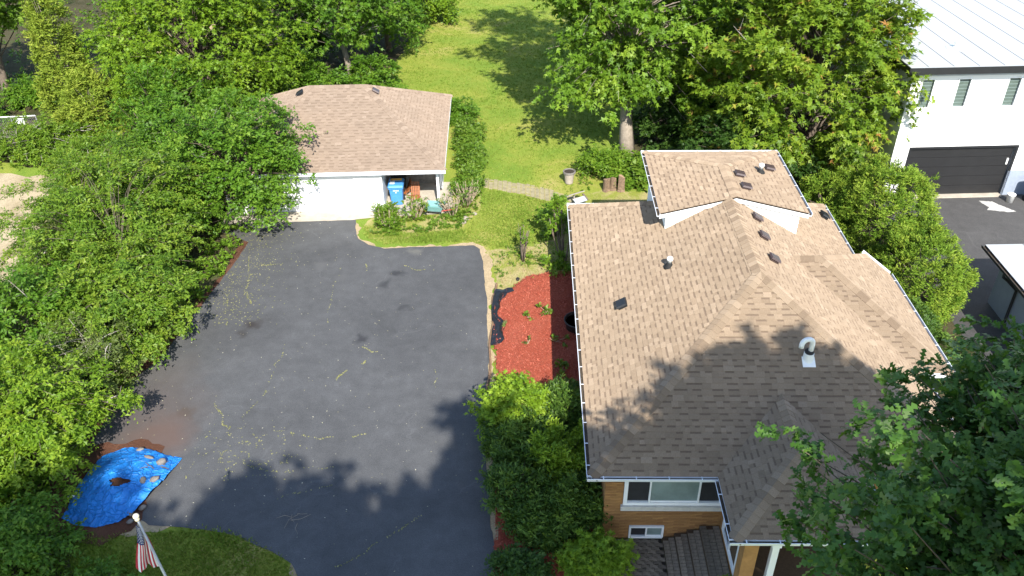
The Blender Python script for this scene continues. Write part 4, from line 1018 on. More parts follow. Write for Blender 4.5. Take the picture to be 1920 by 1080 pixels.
for i, (x, y, rx, ry, rz, lab) in enumerate(((-11.9, 46.6, 1.7, 1.3, 1.5, 'dark green bush just left of the pale trunk behind the garage'), (-14.2, 48.0, 1.9, 1.6, 2.0, 'taller dark green bush under the gap behind the garage ridge'), (-9.4, 48.2, 1.5, 1.6, 1.5, 'dark green bush right of the pale trunk behind the garage'),
                                          (-29.6, 47.0, 1.8, 1.4, .9, 'low dark bush on the woodland floor left of the cedar'), (-31.5, 44.2, 1.6, 1.2, .8, 'low dark bush just beyond the chain link fence'), (-22.6, 49.5, 1.5, 1.5, 1.2, 'dark bush on the dappled woodland floor right of the cedar'))):
    tree('woodland_bush', lab, 'bush', (x, y, 0), (x, y, rz*.55), (rx, ry, rz), 56, 9000, .17, .6, 'rhomb', M['leaf_mid'], M['bark'], 140+i, .04, -.5, .55, .25, .7, stems=3, rag=.3)
# ---- right side
for i, (x, y, rx, ry, rz, lab) in enumerate(((6.9, 40.6, 1.5, 1.3, 1.7, 'dark leafy bush right of the tall maple trunk'), (8.6, 39.0, 1.6, 1.5, 2.0, 'dark leafy bush in the gap behind the raised storey'))):
    tree('woodland_bush', lab, 'bush', (x, y, 0), (x, y, rz*.6), (rx, ry, rz), 56, 9000, .17, .6, 'rhomb', M['leaf_dark'], M['bark'], 150+i, .04, -.5, .55, .25, .7, stems=3, rag=.3)
tree('maple_tree', 'tall maple with grey trunk rising behind the raised rear storey', 'tree', (4.92, 39.2, 0), (5.6, 40.4, 8.4), (4.9, 4.3, 6.4), 330, 84000, .24, .62, 'lobed3', M['leaf_maple'], M['bark_pale'], 50, .36, -.85, .9, .38, .65, twigs=24, rag=.30, lobes=.12, start=(.5, .92), bend=.3, limb=.10,
     lobe2=(((3.0, 38.6, 4.6), (3.2, 2.4, 1.5), .14), ((1.9, 40, 8.6), (2.6, 2.6, 1.1), .10), ((1.4, 41.2, 13.2), (3.0, 2.8, 1.1), .12), ((2.4, 42.5, 18.0), (3.2, 2.8, 1.2), .12)))
tree('maple_tree', 'broad maple with reddish leaf tips overlapping the white house', 'tree', (13.0, 36.6, 0), (12.2, 36.4, 5.6), (4.6, 4.4, 5.4), 260, 72000, .24, .62, 'lobed3', M['leaf_mapler'], M['bark'], 51, .30, -.85, .9, .32, .65, twigs=10, rag=.25, lobes=.08, start=(.3, .9), limb=.12)
tree('woodland_tree', 'dark tree in the gap between the two maples', 'tree', (9.2, 44.5, 0), (9.0, 44.0, 4.0), (3.0, 3.0, 4.2), 110, 24000, .24, .6, 'lobed3', M['leaf_dark'], M['bark'], 52, .2, -.8, .9, .3, .7)
tree('woodland_tree', 'shadowy tree behind the tall maple at the top of the view', 'tree', (6.5, 53.0, 0), (7.0, 53, 5.5), (4.2, 4.2, 5.6), 120, 24000, .28, .6, 'lobed3', M['leaf_mid'], M['bark'], 53, .25, -.8, 1.0, .3, .7)
tree('woodland_tree', 'tree behind the reddish-tipped maple next to the white roof', 'tree', (13.8, 47, 0), (13.4, 46.5, 6), (4.0, 4.2, 5.5), 120, 24000, .26, .6, 'lobed3', M['leaf_maple'], M['bark'], 54, .25, -.8, 1.0, .3, .7)
tree('woodland_tree', 'low dark tree under the maples just behind the raised storey', 'tree', (9.0, 34.6, 0), (9.6, 34.4, 2.0), (3.0, 2.0, 2.2), 90, 20000, .17, .6, 'lobed3', M['leaf_dark'], M['bark'], 55, .1, -.7, .7, .3, .7, stems=3)
tree('garden_bush', 'dense green bush at the foot of the tall maple', 'bush', (3.9, 37.2, 0), (3.7, 37.3, .4), (1.55, 1.35, .85), 80, 17000, .12, .5, 'rhomb', M['leaf_maple'], M['bark'], 56, .03, -.3, .45, .3, .7, stems=5, rag=.2)
tree('garden_bush', 'large-leaved bright bush tucked beside the raised storey wall', 'bush', (5.7, 36.6, 0), (5.6, 36.6, .4), (1.1, 1.1, .8), 60, 6500, .24, .75, 'rhomb', M['leaf_hosta'], M['bark'], 57, .03, -.3, .45, .3, .7, stems=5, rag=.2)
shell_plant('conifer', 'rear rounded conifer beside the white house driveway', 'conifer', (14.4, 29.8, 0), (14.2, 29.8, 1.9), (2.0, 2.2, 2.2), 620, 66000, .125, .30, M['leaf_juniper'], M['bark'], 60, .30, tw=.30, noisy=.11, up=.45)
shell_plant('conifer', 'front rounded conifer nearest the oak leaves', 'conifer', (14.6, 26.2, 0), (14.4, 26.2, 1.45), (1.65, 2.0, 1.7), 460, 52000, .115, .30, M['leaf_juniper'], M['bark'], 61, .28, tw=.30, noisy=.11, up=.45)
shell_plant('conifer', 'small dark conifer against the house eave behind the other two', 'conifer', (12.7, 31.2, 0), (12.6, 31.4, 1.3), (1.2, 1.5, 1.5), 180, 22000, .13, .30, M['leaf_juniper'], M['bark'], 62, .34, tw=.3)
shell_plant('conifer', 'low shaded conifer under the roof eave of the side bay', 'conifer', (13.2, 23.4, 0), (13.1, 23.2, .9), (1.0, 1.9, 1.1), 160, 18000, .12, .30, M['leaf_yew'], M['bark'], 63, .32, tw=.3)

# near oak, lobed leaves large in view
oak = tree('oak_tree', 'big dark oak with lobed leaves reaching over the house roof at the lower right', 'tree', (10.6, 5.4, 0), (8.1, 6.5, 10.45), (5.0, 3.6, 2.75), 640, 54000, .158, .90, 'oak', M['leaf_oak'], M['bark'], 70, .28, -.9, .44, .30, .7, rag=.12, lobes=.05, start=(.5, .97), bend=.1, twigs=14, tw=.36, up=.55, spread=.85, fill=.5, limb=.13, lobe2=(((5.2, 6.8, 11.0), (1.1, .8, .7), .12), ((4.9, 6.3, 10.4), (1.1, .7, .6), .12), ((6.7, 9.0, 10.7), (1.5, 1.2, .75), .14), ((7.5, 9.7, 10.2), (1.5, 1.2, 1.0), .13), ((6.6, 7.6, 9.6), (1.6, 1.5, 1.2), .14)), keep=lambda t: t[0]**2+t[1]**2+(t[2]-19)**2 > 36)
# ---- tall trees in front, out of the picture, whose shade lies on the driveway and the roof
for (cx, cy, cz, rx, ry, rz, nb_, nl, sd, lab) in (
        (-8.2, -7.6, 18.0, 3.4, 2.4, 4.0, 150, 30000, 80, 'tall tree shading the front lawn and tarp'),
        (-2.4, -7.7, 18.0, 3.6, 2.4, 4.0, 150, 32000, 81, 'tall tree shading the front of the driveway'),
        (2.7, -7.6, 18.0, 3.5, 2.4, 4.0, 150, 28000, 82, 'tall tree shading the bushes by the brick wall'),
        (6.3, -5.2, 18.0, 3.2, 2.4, 4.0, 150, 29000, 83, 'tall tree shading the porch of the brick house'),
        (10.5, -1.7, 19.0, 3.6, 2.1, 2.6, 150, 30000, 84, 'tall tree shading the front slope of the brick house roof')):
    tree('street_tree', lab, 'tree', (cx, cy, 0), (cx, cy, cz), (rx, ry, rz), nb_, int(nl*.7), .40, .75, 'lobed3', M['leaf_mid'], M['bark'], sd, .3, -.7, 1.0, .3, .7, group='tall trees in front of the lot', fill=.6, start=(.55, .97), lobe2=(((3.3, -4.0, 20.8), (1.0, .8, .9), .15),) if sd == 82 else None)

# ---- bushes between driveway and house
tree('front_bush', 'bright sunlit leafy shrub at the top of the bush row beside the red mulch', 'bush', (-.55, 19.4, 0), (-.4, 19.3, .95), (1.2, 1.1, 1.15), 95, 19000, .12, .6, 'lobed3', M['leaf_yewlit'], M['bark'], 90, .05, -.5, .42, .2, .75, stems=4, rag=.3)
for i, (x, y, z, rx, ry, rz, mt, lab) in enumerate((
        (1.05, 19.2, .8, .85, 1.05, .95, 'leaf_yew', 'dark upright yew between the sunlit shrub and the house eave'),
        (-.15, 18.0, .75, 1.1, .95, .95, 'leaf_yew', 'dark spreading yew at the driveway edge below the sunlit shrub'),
        (.95, 17.1, .95, .95, .95, 1.05, 'leaf_yewlit', 'yew with sunlight put into its yellow-green leaf colour in the middle of the bush row'),
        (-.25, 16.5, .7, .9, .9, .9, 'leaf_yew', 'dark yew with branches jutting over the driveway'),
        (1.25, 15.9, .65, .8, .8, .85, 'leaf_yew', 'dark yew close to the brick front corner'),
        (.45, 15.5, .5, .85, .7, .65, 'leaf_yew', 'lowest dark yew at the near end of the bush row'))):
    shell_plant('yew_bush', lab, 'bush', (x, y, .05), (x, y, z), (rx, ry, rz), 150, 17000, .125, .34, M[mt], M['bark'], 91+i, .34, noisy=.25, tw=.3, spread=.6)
tree('front_bush', 'rounded green shrub on the mulch beside the brick paving', 'bush', (1.75, 14.2, 0), (1.7, 14.1, .55), (.92, .62, .62), 80, 9000, .14, .5, 'lobed3', M['leaf_yewlit'], M['bark'], 97, .04, -.4, .36, .2, .8, stems=4, rag=.2)
tree('front_bush', 'small dark shrub at the near edge of the driveway mulch', 'bush', (-.35, 14.0, 0), (-.3, 13.9, .35), (.75, .6, .5), 46, 6000, .11, .5, 'rhomb', M['leaf_dark'], M['bark'], 98, .03, -.4, .34, .2, .8, stems=4, rag=.3)
tree('front_bush', 'thin leafy plant growing by the low curved brick wall', 'bush', (5.0, 13.1, 0), (5.0, 13.15, .5), (.35, .3, .55), 20, 1500, .09, .45, 'rhomb', M['leaf_arch'], M['twig'], 99, .02, -.3, .25, .2, .8, stems=3, rag=.4)
tree('front_bush', 'thin leafy plant at the foot of the white porch post', 'bush', (5.75, 12.7, 0), (5.75, 12.75, .8), (.25, .25, .8), 22, 1500, .10, .45, 'rhomb', M['leaf_mid'], M['twig'], 100, .02, -.5, .25, .2, .8, stems=3, rag=.4)
tree('front_bush', 'tip of a leafy shrub poking up at the bottom edge of the driveway', 'bush', (-4.9, 10.9, 0), (-4.9, 11.1, 1.35), (.75, .7, .75), 40, 3000, .16, .5, 'oak', M['leaf_yewlit'], M['bark'], 101, .04, -.4, .36, .2, .8, stems=3, rag=.3)

# pruned, twiggy shrubs
def pruned(label, x, y, h, nst, spread, nleaf, seed, mat, leafz=.35, bark='twig', size=.10, rad=.014):
    rng = np.random.default_rng(seed); root = thing('pruned_shrub', label, 'shrub', (x, y, 0))
    wood = MB(); C = []; O = []
    for i in range(nst):
        a = rng.uniform(0, 6.283); b = np.array([x+math.cos(a)*.08, y+math.sin(a)*.08, -.03]); sp = spread*rng.uniform(.3, 1.1)
        e = b+np.array([math.cos(a)*sp, math.sin(a)*sp, h*rng.uniform(.65, 1.1)]); md = (b+e)/2+np.array([math.cos(a)*sp*.12, math.sin(a)*sp*.12, .05])
        pts = bez(b, md, e, 5); wood.tube(pts, [rad*2.2, rad*1.8, rad*1.5, rad*1.2, rad], 5)
        for s in range(2):
            f0 = pts[rng.integers(2, 4)]; g = f0+np.array([math.cos(a)*.3, math.sin(a)*.3, .75])*h*.35+rng.normal(0, .08, 3)
            wood.tube([f0, (f0+g)/2+rng.normal(0, .02, 3), g], [rad*1.1, rad*.9, rad*.7], 4); C.append(g); O.append(norm(g-b))
        C += [pts[3], e]; O += [norm(e-b)]*2
        C.append(np.array([x+rng.normal(0, spread*.5), y+rng.normal(0, spread*.5), leafz*rng.uniform(.2, .9)])); O.append(np.array([0, 0, 1.0]))
        C.append(np.array([x+rng.normal(0, spread*.6), y+rng.normal(0, spread*.6), leafz*rng.uniform(.1, .5)])); O.append(np.array([0, 0, 1.0]))
    part('stem', wood, M[bark], root, smooth=True)
    V, F, r = leaves(rng, np.array(C), np.full(len(C), .26), np.array(O), nleaf, size, .6, 'rhomb', up=.7)
    link('foliage', tri_mesh('foliage', V, F, mat, r), root)
pruned('pruned shrub with a green top at the corner of the asphalt by the garage', -6.3, 32.2, .95, 12, .5, 2600, 201, M['leaf_arch'], .5)
pruned('small leafy pruned shrub in front of the blue bin', -6.4, 33.0, .5, 7, .4, 1500, 202, M['leaf_yellow'], .45)
pruned('half bare pruned shrub in front of the open garage bay', -5.2, 33.0, .95, 16, .5, 1000, 203, M['leaf_arch'], .4)
pruned('bare stemmed shrub beside the red handled barrow', -3.55, 33.3, 1.05, 18, .5, 500, 204, M['leaf_arch'], .4)
pruned('bushy bare stemmed shrub at the right of the garage bay', -2.95, 34.2, 1.25, 22, .6, 600, 205, M['leaf_mid'], .5)
pruned('cut back shrub with dark stems in the straw beside the driveway corner', -.35, 29.5, 1.5, 7, .42, 420, 206, M['leaf_arch'], .5, 'bark', .11, .015)
pruned('leafy many stemmed shrub in the shade of the house eave', 1.35, 29.3, 2.4, 6, .8, 2600, 207, M['leaf_maple'], .5, 'bark', .13, .018)
pruned('leafy shrub by the rear left corner of the house', 1.0, 31.6, 1.4, 7, .6, 2400, 208, M['leaf_maple'], .9, 'bark', .13, .015)

# low leafy mats in the weedy beds, hosta clumps on the mulch
def patch(name, label, cat, poly, n, size, w, mat, seed, h=.18, z0=.01, up=.9, shape='rhomb', rad=.18, kind=None):
    rng = np.random.default_rng(seed); xs = [p[0] for p in poly]; ys = [p[1] for p in poly]
    P = np.stack([rng.uniform(min(xs), max(xs), n), rng.uniform(min(ys), max(ys), n)], 1); P = P[inside_np(poly, P[:, 0], P[:, 1])]
    g = np.array([mnoise.noise(Vector((x*1.1+seed, y*1.1, 0))) for x, y in P]); P = P[g > -.12]; m_ = len(P)
    C = np.column_stack([P, rng.uniform(z0, z0+h, m_)]); O = np.tile(np.array([0, 0, 1.0]), (m_, 1))+rng.normal(0, .3, (m_, 3))
    V, F, r = leaves(rng, C, np.full(m_, rad), O, m_*7, size*1.2, w, shape, up=up, droop=.2)
    V[:, 2] = np.maximum(V[:, 2], z0*.5)
    o = link(name, tri_mesh(name, V, F, mat, r)); o['kind'] = 'stuff'
    return o
patch('bed_weeds', '', '', [(-7.3, 32.2), (-7.0, 31.5), (-5.9, 31.4), (-3.2, 32.2), (-2.6, 33.6), (-3.6, 33.9), (-4.2, 32.9), (-6.8, 33.0)], 1500, .09, .6, M['leaf_hosta'], 301, .16)
patch('bed_weeds', '', '', [(-3.6, 34.4), (-2.5, 33.6), (-2.3, 35.4), (-3.4, 36.8)], 260, .09, .6, M['leaf_arch'], 302, .2)
patch('bed_weeds', '', '', WEEDBED, 560, .075, .5, M['leaf_hosta'], 303, .10)
patch('bed_weeds', '', '', [(-13.9, 32.2), (-12.35, 32.0), (-12.6, 28.5), (-13.05, 25.5), (-13.9, 25.5), (-14.2, 30)], 1100, .10, .6, M['leaf_maple'], 304, .3)
patch('bed_weeds', '', '', [(2.2, 35.3), (3.2, 36.1), (5.6, 36.2), (6.5, 35.4), (8.0, 35.0), (8.0, 37.6), (2.5, 37.6)], 520, .10, .6, M['leaf_maple'], 305, .25)
patch('understorey', '', '', [(-46, 43), (-11, 45), (-10, 58), (-10, 74), (-46, 74)], 2600, .17, .6, M['leaf_mid'], 306, .3, rad=.4)
patch('understorey', '', '', [(6.5, 38), (15, 37), (16, 45), (22, 52), (22, 74), (8, 74), (7.5, 55)], 1300, .17, .6, M['leaf_dark'], 307, .4, rad=.4)
patch('understorey', '', '', [(-22, 16), (-13.2, 15.5), (-14.0, 18.8), (-14.4, 24), (-13.6, 31), (-14.5, 37), (-20, 38), (-21, 30)], 1200, .13, .6, M['leaf_mid'], 308, .3, rad=.35)
patch('understorey', '', '', [(-31, 38.4), (-24.5, 38.0), (-22.5, 38.5), (-22, 41), (-31, 42.5)], 600, .13, .6, M['leaf_arch'], 309, .35, rad=.35)
patch('understorey', '', '', [(11.5, 20), (13, 20), (16, 24), (16, 33), (12, 34)], 420, .12, .6, M['leaf_dark'], 310, .3, rad=.3)
patch('shade_groundcover', '', '', [(-16, 9), (-9.6, 11), (-6.2, 11.5), (-7.5, 13.2), (-10, 13.4), (-13, 13.7), (-16, 15)], 900, .10, .6, M['leaf_mid'], 311, .2, rad=.22)
def hosta(label, x, y, n, s, seed, mat='leaf_hosta'):
    rng = np.random.default_rng(seed); z = MZ(x, y); root = thing('seedling', label, 'plant', (x, y, z), 0)
    C = np.array([[x+rng.normal(0, s*.3), y+rng.normal(0, s*.3), z+.06+rng.uniform(0, s*.4)] for _ in range(5)]); O = norm(C-np.array([x, y, z-.1]))
    V, F, r = leaves(rng, C, np.full(5, s*.5), O, n, .13, .65, 'rhomb', up=.8); link('foliage', tri_mesh('foliage', V, F, M[mat], r), root)
    st = MB()
    for c in C: st.tube([(x, y, z-.02), tuple((np.array([x, y, z])+c)/2), tuple(c)], [.012, .009, .006], 4)
    part('stem', st, M['twig'], root)
hosta('small leafy plant on the open red mulch left of the shadow line', -.04, 25.3, 60, .34, 1)
hosta('bright round plant on the red mulch touching the shadow line', .68, 25.55, 110, .42, 2)
hosta('green plant on the shadow line lower down the red mulch', .90, 23.95, 80, .36, 3)
hosta('green plant in the shade just above the dark yew', 1.12, 22.4, 110, .40, 4)
hosta('green sprig beside the shaded plant above the yew', 1.25, 21.6, 90, .42, 5)
hosta('sparse straggly plant in the middle of the sunny mulch', -.1, 23.8, 26, .34, 6, 'leaf_grey')
hosta('sparse plant near the black fabric edge of the mulch', -.92, 24.95, 22, .26, 7, 'leaf_grey')

# grass blades over the lawns
def grass(poly, n, h, seed, mat='grassblade', name='grass', thin=.05):
    rng = np.random.default_rng(seed); xs = [p[0] for p in poly]; ys = [p[1] for p in poly]
    P = np.stack([rng.uniform(min(xs), max(xs), n), rng.uniform(min(ys), max(ys), n)], 1); P = P[inside_np(poly, P[:, 0], P[:, 1])]
    g = np.array([mnoise.noise(Vector((x*.35+5, y*.35, 0)))+.5*mnoise.noise(Vector((x*1.3, y*1.3, 9))) for x, y in P]); m_ = len(P)
    k = 3; P = np.repeat(P, k, 0)+rng.normal(0, .05, (m_*k, 2)); gg = np.repeat(g, k); N = len(P)
    a = rng.uniform(0, 6.283, N); hh = h*rng.uniform(.5, 1.3, N)*(1+.5*gg); w = thin*rng.uniform(.6, 1.2, N)
    b0 = np.column_stack([P-np.stack([np.cos(a), np.sin(a)], 1)*w[:, None]/2, np.full(N, .001)]); b1 = np.column_stack([P+np.stack([np.cos(a), np.sin(a)], 1)*w[:, None]/2, np.full(N, .001)])
    t = np.column_stack([P+rng.normal(0, .6, (N, 2))*hh[:, None], hh])
    V = np.stack([b0, b1, t], 1).reshape(-1, 3); F = np.arange(N*3).reshape(N, 3)
    o = link(name, tri_mesh(name, V, F, M[mat], np.clip(.42-.35*gg+rng.normal(0, .2, N), 0, 1))); o['kind'] = 'stuff'
LAWN = [(-2.7, 36.9), (2.2, 35.4), (3.3, 38.5), (4.4, 42), (6, 48), (6.8, 60), (7, 76), (-6.5, 76), (-7.5, 60), (-8.5, 55), (-8.7, 50), (-8.6, 46), (-5.2, 45.2), (-2.6, 43.5)]
grass(LAWN, 26000, .07, 401)
grass([(-2.45, 30.95), (-2.9, 32.2), (-2.3, 33.6), (-2.3, 36.0), (2.0, 34.2), (1.4, 31.6), (-.2, 30.75), (-1.6, 30.45)], 7000, .06, 402)
grass([(-7.5, 32.4), (-7.2, 31.4), (-6.3, 30.85), (-2.5, 31.05), (-3.0, 32.1), (-5, 31.7), (-6.9, 32.2)], 3200, .07, 403)
grass([(-13.5, 15.1), (-11.0, 15.3), (-9.2, 15.5), (-8.35, 15.35), (-7.35, 14.9), (-6.6, 14.4), (-5.9, 13.2), (-5.6, 11), (-14, 10)], 16000, .07, 404)
grass(WEEDBED, 1500, .10, 405, 'straw', 'straw', .02)
grass([(2.2, 34.2), (3.4, 35.6), (7.0, 34.9), (7.0, 32), (2.2, 31)], 700, .05, 406, 'straw', 'straw', .02)
grass([(-3.4, 36.2), (-2.45, 36.1), (-.38, 35.3), (1.85, 34.1), (2.2, 34.9), (.13, 36.24), (-1.7, 36.81), (-3.25, 37.28)], 900, .05, 407, 'straw', 'straw', .02)
#==DETAIL==
# ------------------------------------------------------------------ patio, steps, path
patio = thing('patio', 'mossy interlocking brick paving below the basement window', 'paving', (3.0, 14.3, 0))
b_ = MB(); b_.b(2.05, 3.62, 12.3, 15.25, 0.0, .03); bed = part('bed', b_, M['soil'], patio)
pv = []
for k in range(4):
    p_ = MB(); w, h, c = .225, .112, .02
    out = [(-w/2, -h/2), (-w/6, -h/2+c), (w/6, -h/2-c*.2), (w/2, -h/2), (w/2-c, 0), (w/2, h/2), (w/6, h/2-c*.2), (-w/6, h/2+c), (-w/2, h/2), (-w/2-c, 0)]
    out = [(x*.95, y*.93) for x, y in out]; n_ = len(out)
    p_.add([(x, y, 0) for x, y in out]+[(x, y, .05) for x, y in out], [tuple(range(n_, 2*n_))]+[(i, (i+1) % n_, n_+(i+1) % n_, n_+i) for i in range(n_)])
    f = (.8, 1, 1.25, 1.05)[k]; pv.append(p_.mesh('paver', simple('paver_tone_%d' % k, (.18*f, .148*f, .112*f), .95, .4, 9, bmp=.4, fine=40)))
rg = random.Random(4); y = 12.42; row = 0
while y < 15.22:
    x = 2.18+(.1125 if row % 2 else 0)
    while x < 3.54:
        ob = bpy.data.objects.new('paver', rg.choice(pv)); COL.objects.link(ob); ob.parent = bed
        ob.location = (x, y, .012+rg.uniform(0, .012)); ob.rotation_euler = (rg.uniform(-.02, .02), rg.uniform(-.02, .02), rg.uniform(-.03, .03)); x += .225
    y += .118; row += 1
steps = thing('entry_steps', 'dark brick steps rising right to the landing beside the porch wall', 'steps', (4.4, 14.3, 0))
for i in range(4):
    x0 = 3.63+i*.325; x1 = x0+.325 if i < 3 else 5.13; z1 = .155*(i+1)
    s_ = MB(); s_.b(x0, x1, 12.9+.12*(i == 3), 15.255, 0, z1-.045); so_ = part('step', s_, M['mortar'], steps)
    n_ = 2 if i < 3 else 3; cols = [(x0+(x1-x0)*c/n_, x0+(x1-x0)*(c+1)/n_) for c in range(n_)]
    for c, (a, b) in enumerate(cols):
        pm_ = MB(); pm_.box((0, 0, 0), (b-a-.012, .205, .05)); me = pm_.mesh('tread_brick', rg.choice([p.materials[0] for p in pv]))
        yy = 13.03+.12*(i == 3)+(.1 if c % 2 else 0)
        while yy < 15.2:
            ob = bpy.data.objects.new('tread_brick', me); COL.objects.link(ob); ob.parent = so_
            ob.location = ((a+b)/2, yy, z1-.022+rg.uniform(-.004, .006)); ob.rotation_euler = (0, 0, rg.uniform(-.02, .02)); yy += .217
cw = thing('curved_wall', 'low curved soldier-course brick wall at the foot of the steps', 'wall', (4.8, 13.0, 0))
cb_ = MB(); cb_.box((0, 0, 0), (.085, .20, .42)); cme = [cb_.mesh('brick', simple('tan_brick_%d' % k, (.27*f, .16*f, .075*f), .9, .3, 5, bmp=.3)) for k, f in enumerate((.8, 1, 1.2))]
for k in range(22):
    a = math.pi*(1.02-.58*k/21); cx, cy, rr = 5.2, 12.0, .98
    ob = bpy.data.objects.new('brick', rg.choice(cme)); COL.objects.link(ob); ob.parent = cw
    ob.location = (cx+rr*math.cos(a)-4.8, cy+rr*math.sin(a)-13.0, .21); ob.rotation_euler = (0, 0, a-math.pi/2)
# tan paver path across the lawn
pb = MB(); rg = random.Random(9)
PATH = [(-3.25, 37.28), (-1.7, 36.81), (.13, 36.24), (2.26, 34.94), (1.85, 34.12), (-.38, 35.32), (-2.45, 36.15), (-3.28, 36.26)]
sheet('paver_path', PATH, .009, M['bedweeds'], .06, .2, 14)
yy = 33.9
while yy < 37.4:
    xx = -3.5
    while xx < 2.5:
        if inside(PATH, xx, yy) and rg.random() < .93:
            s_ = rg.random() < .5; pb.box((xx, yy, .012+rg.uniform(0, .008)), (.20, .095, .03), rg.uniform(-.06, .06)+(-.45 if xx > -1 else -.2))
        xx += .225
    yy += .12
o = part('path_paver', pb, M['tan_paver']); o['kind'] = 'stuff'

# ------------------------------------------------------------------ weeds in cracks, fallen bits on the asphalt
def crack_weeds():
    rng = np.random.default_rng(77)
    lines = [([(-11.9, 29.9), (-11.75, 29.3), (-11.55, 28.6), (-11.45, 27.9), (-11.35, 26.8)], 100), ([(-11.5, 29.0), (-11.22, 29.1), (-10.8, 29.15), (-10.36, 29.2)], 46), ([(-11.45, 27.4), (-11.1, 26.7), (-10.8, 26.4)], 40), ([(-12.1, 27.2), (-11.8, 26.3), (-11.5, 25.9)], 30),
             ([(-5.4, 29.15), (-5.0, 29.0), (-4.5, 28.75), (-4.0, 28.85)], 50), ([(-6.9, 29.3), (-6.7, 28.8)], 12), ([(-7.3, 30.3), (-6.9, 29.9)], 14),
             ([(-6.1, 23.7), (-5.75, 23.45), (-5.35, 23.5), (-5.25, 23.62)], 34), ([(-6.65, 22.2), (-6.4, 22.5), (-6.1, 22.65), (-5.9, 22.95)], 60), ([(-6.7, 21.8), (-6.68, 22.3)], 14),
             ([(-8.9, 24.0), (-8.95, 22.5), (-9.1, 21.0), (-9.5, 19.9), (-9.9, 19.0)], 60), ([(-7.9, 29.0), (-7.85, 27.0), (-7.7, 25.0)], 26), ([(-8.2, 19.4), (-7.2, 19.2), (-6.2, 19.05), (-5.2, 19.3)], 60),
             ([(-8.8, 17.9), (-8.0, 17.8), (-7.0, 17.75), (-6.0, 17.9)], 30), ([(-5.6, 13.9), (-4.5, 14.8), (-3.6, 15.6), (-2.9, 16.3)], 60), ([(-7.4, 16.6), (-6.8, 16.9), (-5.9, 17.1)], 16), ([(-10.5, 20.7), (-10.1, 20.0), (-9.7, 19.5)], 40), ([(-3.3, 22.5), (-3.2, 21.3)], 10)]
    P = []
    for pts, n in lines:
        pts = np.array(pts, float); L = np.linalg.norm(np.diff(pts, axis=0), axis=1); cum = np.concatenate([[0], np.cumsum(L)])
        t = rng.uniform(0, cum[-1], n*2); i = np.clip(np.searchsorted(cum, t)-1, 0, len(L)-1); f = (t-cum[i])/L[i]
        q = pts[i]+(pts[i+1]-pts[i])*f[:, None]
        wob = np.array([[mnoise.noise(Vector((x*2, y*2, 1)))*.16, mnoise.noise(Vector((x*2, y*2, 7)))*.16] for x, y in q])
        g = np.array([mnoise.noise(Vector((x*2.5, y*2.5, 3))) for x, y in q]); P.append((q+wob+rng.normal(0, .016, q.shape))[g > -.14])
    # map-cracked patch beside the tarp
    q = np.stack([rng.uniform(-10.6, -7.0, 5200), rng.uniform(17.3, 20.6, 5200)], 1)
    e = np.array([abs(mnoise.noise(Vector((x*2.6, y*2.6, 2)))) for x, y in q]); d = np.exp(-(((q[:, 0]+8.9)/1.25)**2+((q[:, 1]-18.4)/.85)**2))
    P.append(q[(e < .05) & (rng.random(len(q)) < d*1.3)])
    P = np.concatenate(P); z = np.full(len(P), .028); C = np.column_stack([P, z])
    flat_bits('crack_weeds', C, .05, M['moss'], rng, .5, .6)
    P = np.stack([rng.uniform(-13, -1.4, 1150), rng.uniform(13, 33, 1150)], 1); P = P[inside_np(DRIVE, P[:, 0], P[:, 1])]
    keep = rng.random(len(P)) < np.clip(.45+.05*(-5-P[:, 0]), .3, 1)
    P = P[keep]; flat_bits('fallen_bits', np.column_stack([P, np.full(len(P), .027)]), .045, M['speck'], rng, .3, .55)
    e = np.stack([rng.normal(-11.9, .9, 900), rng.uniform(25, 32, 900)], 1); e = e[inside_np(DRIVE, e[:, 0], e[:, 1])]
    flat_bits('fallen_bits', np.column_stack([e, np.full(len(e), .027)]), .06, M['moss'], rng, .3, .6)
crack_weeds()
tw = MB()
rg = random.Random(5)
for k in range(6):
    a = rg.uniform(0, 6.28); p = Vector((-6.75+rg.uniform(-.15, .15), 15.9+rg.uniform(-.2, .2), .035)); L = rg.uniform(.25, .6)
    tw.tube([p, p+Vector((math.cos(a)*L*.5, math.sin(a)*L*.5, .03)), p+Vector((math.cos(a+.3)*L, math.sin(a+.3)*L, .01))], [.007, .006, .004], 4)
tag(part('fallen_branch', tw, M['bark_pale']), 'small fallen dead branch on the shaded asphalt near the front lawn', 'branch')

# ------------------------------------------------------------------ tarp over a pile
TC = Vector((-12.15, 17.1, 0))
def tz(x, y):
    d = math.hypot((x-TC.x)/1.3, (y-TC.y)/1.25); b = .38*max(0, 1-d*d*.62)**1.3
    return b
pl = MB(); n_ = 20; k = 26
vs = [(TC.x, TC.y, tz(TC.x, TC.y)-.06)]
for i in range(1, n_+1):
    for j in range(k):
        a = 6.2832*j/k; r_ = i/n_*(.98+.08*math.sin(3*a+1)); x, y = TC.x+r_*math.cos(a)*1.05, TC.y+r_*math.sin(a)*.9
        vs.append((x, y, max(.012, tz(x, y)*(.93)-.05+.02*mnoise.noise(Vector((x*5, y*5, 0))))))
fs = [(0, 1+j, 1+(j+1) % k) for j in range(k)]
for i in range(n_-1):
    for j in range(k): fs.append((1+i*k+j, 1+(i+1)*k+j, 1+(i+1)*k+(j+1) % k, 1+i*k+(j+1) % k))
pl.add(vs, fs); tag(part('mulch_pile', pl, M['mulchdark'], smooth=True), 'pile of dark brown mulch showing through the torn blue tarp', 'mulch pile')
sheet('mulch_spill', [(-14.4, 16.0), (-13.4, 15.1), (-12.0, 14.9), (-11.3, 15.4), (-11.2, 16.3), (-11.6, 17.0), (-11.5, 18.5), (-11.5, 18.75), (-12.4, 18.95), (-13.4, 18.9), (-14.4, 18.4)], .030, M['mulchdark'], .12, .2, 15)
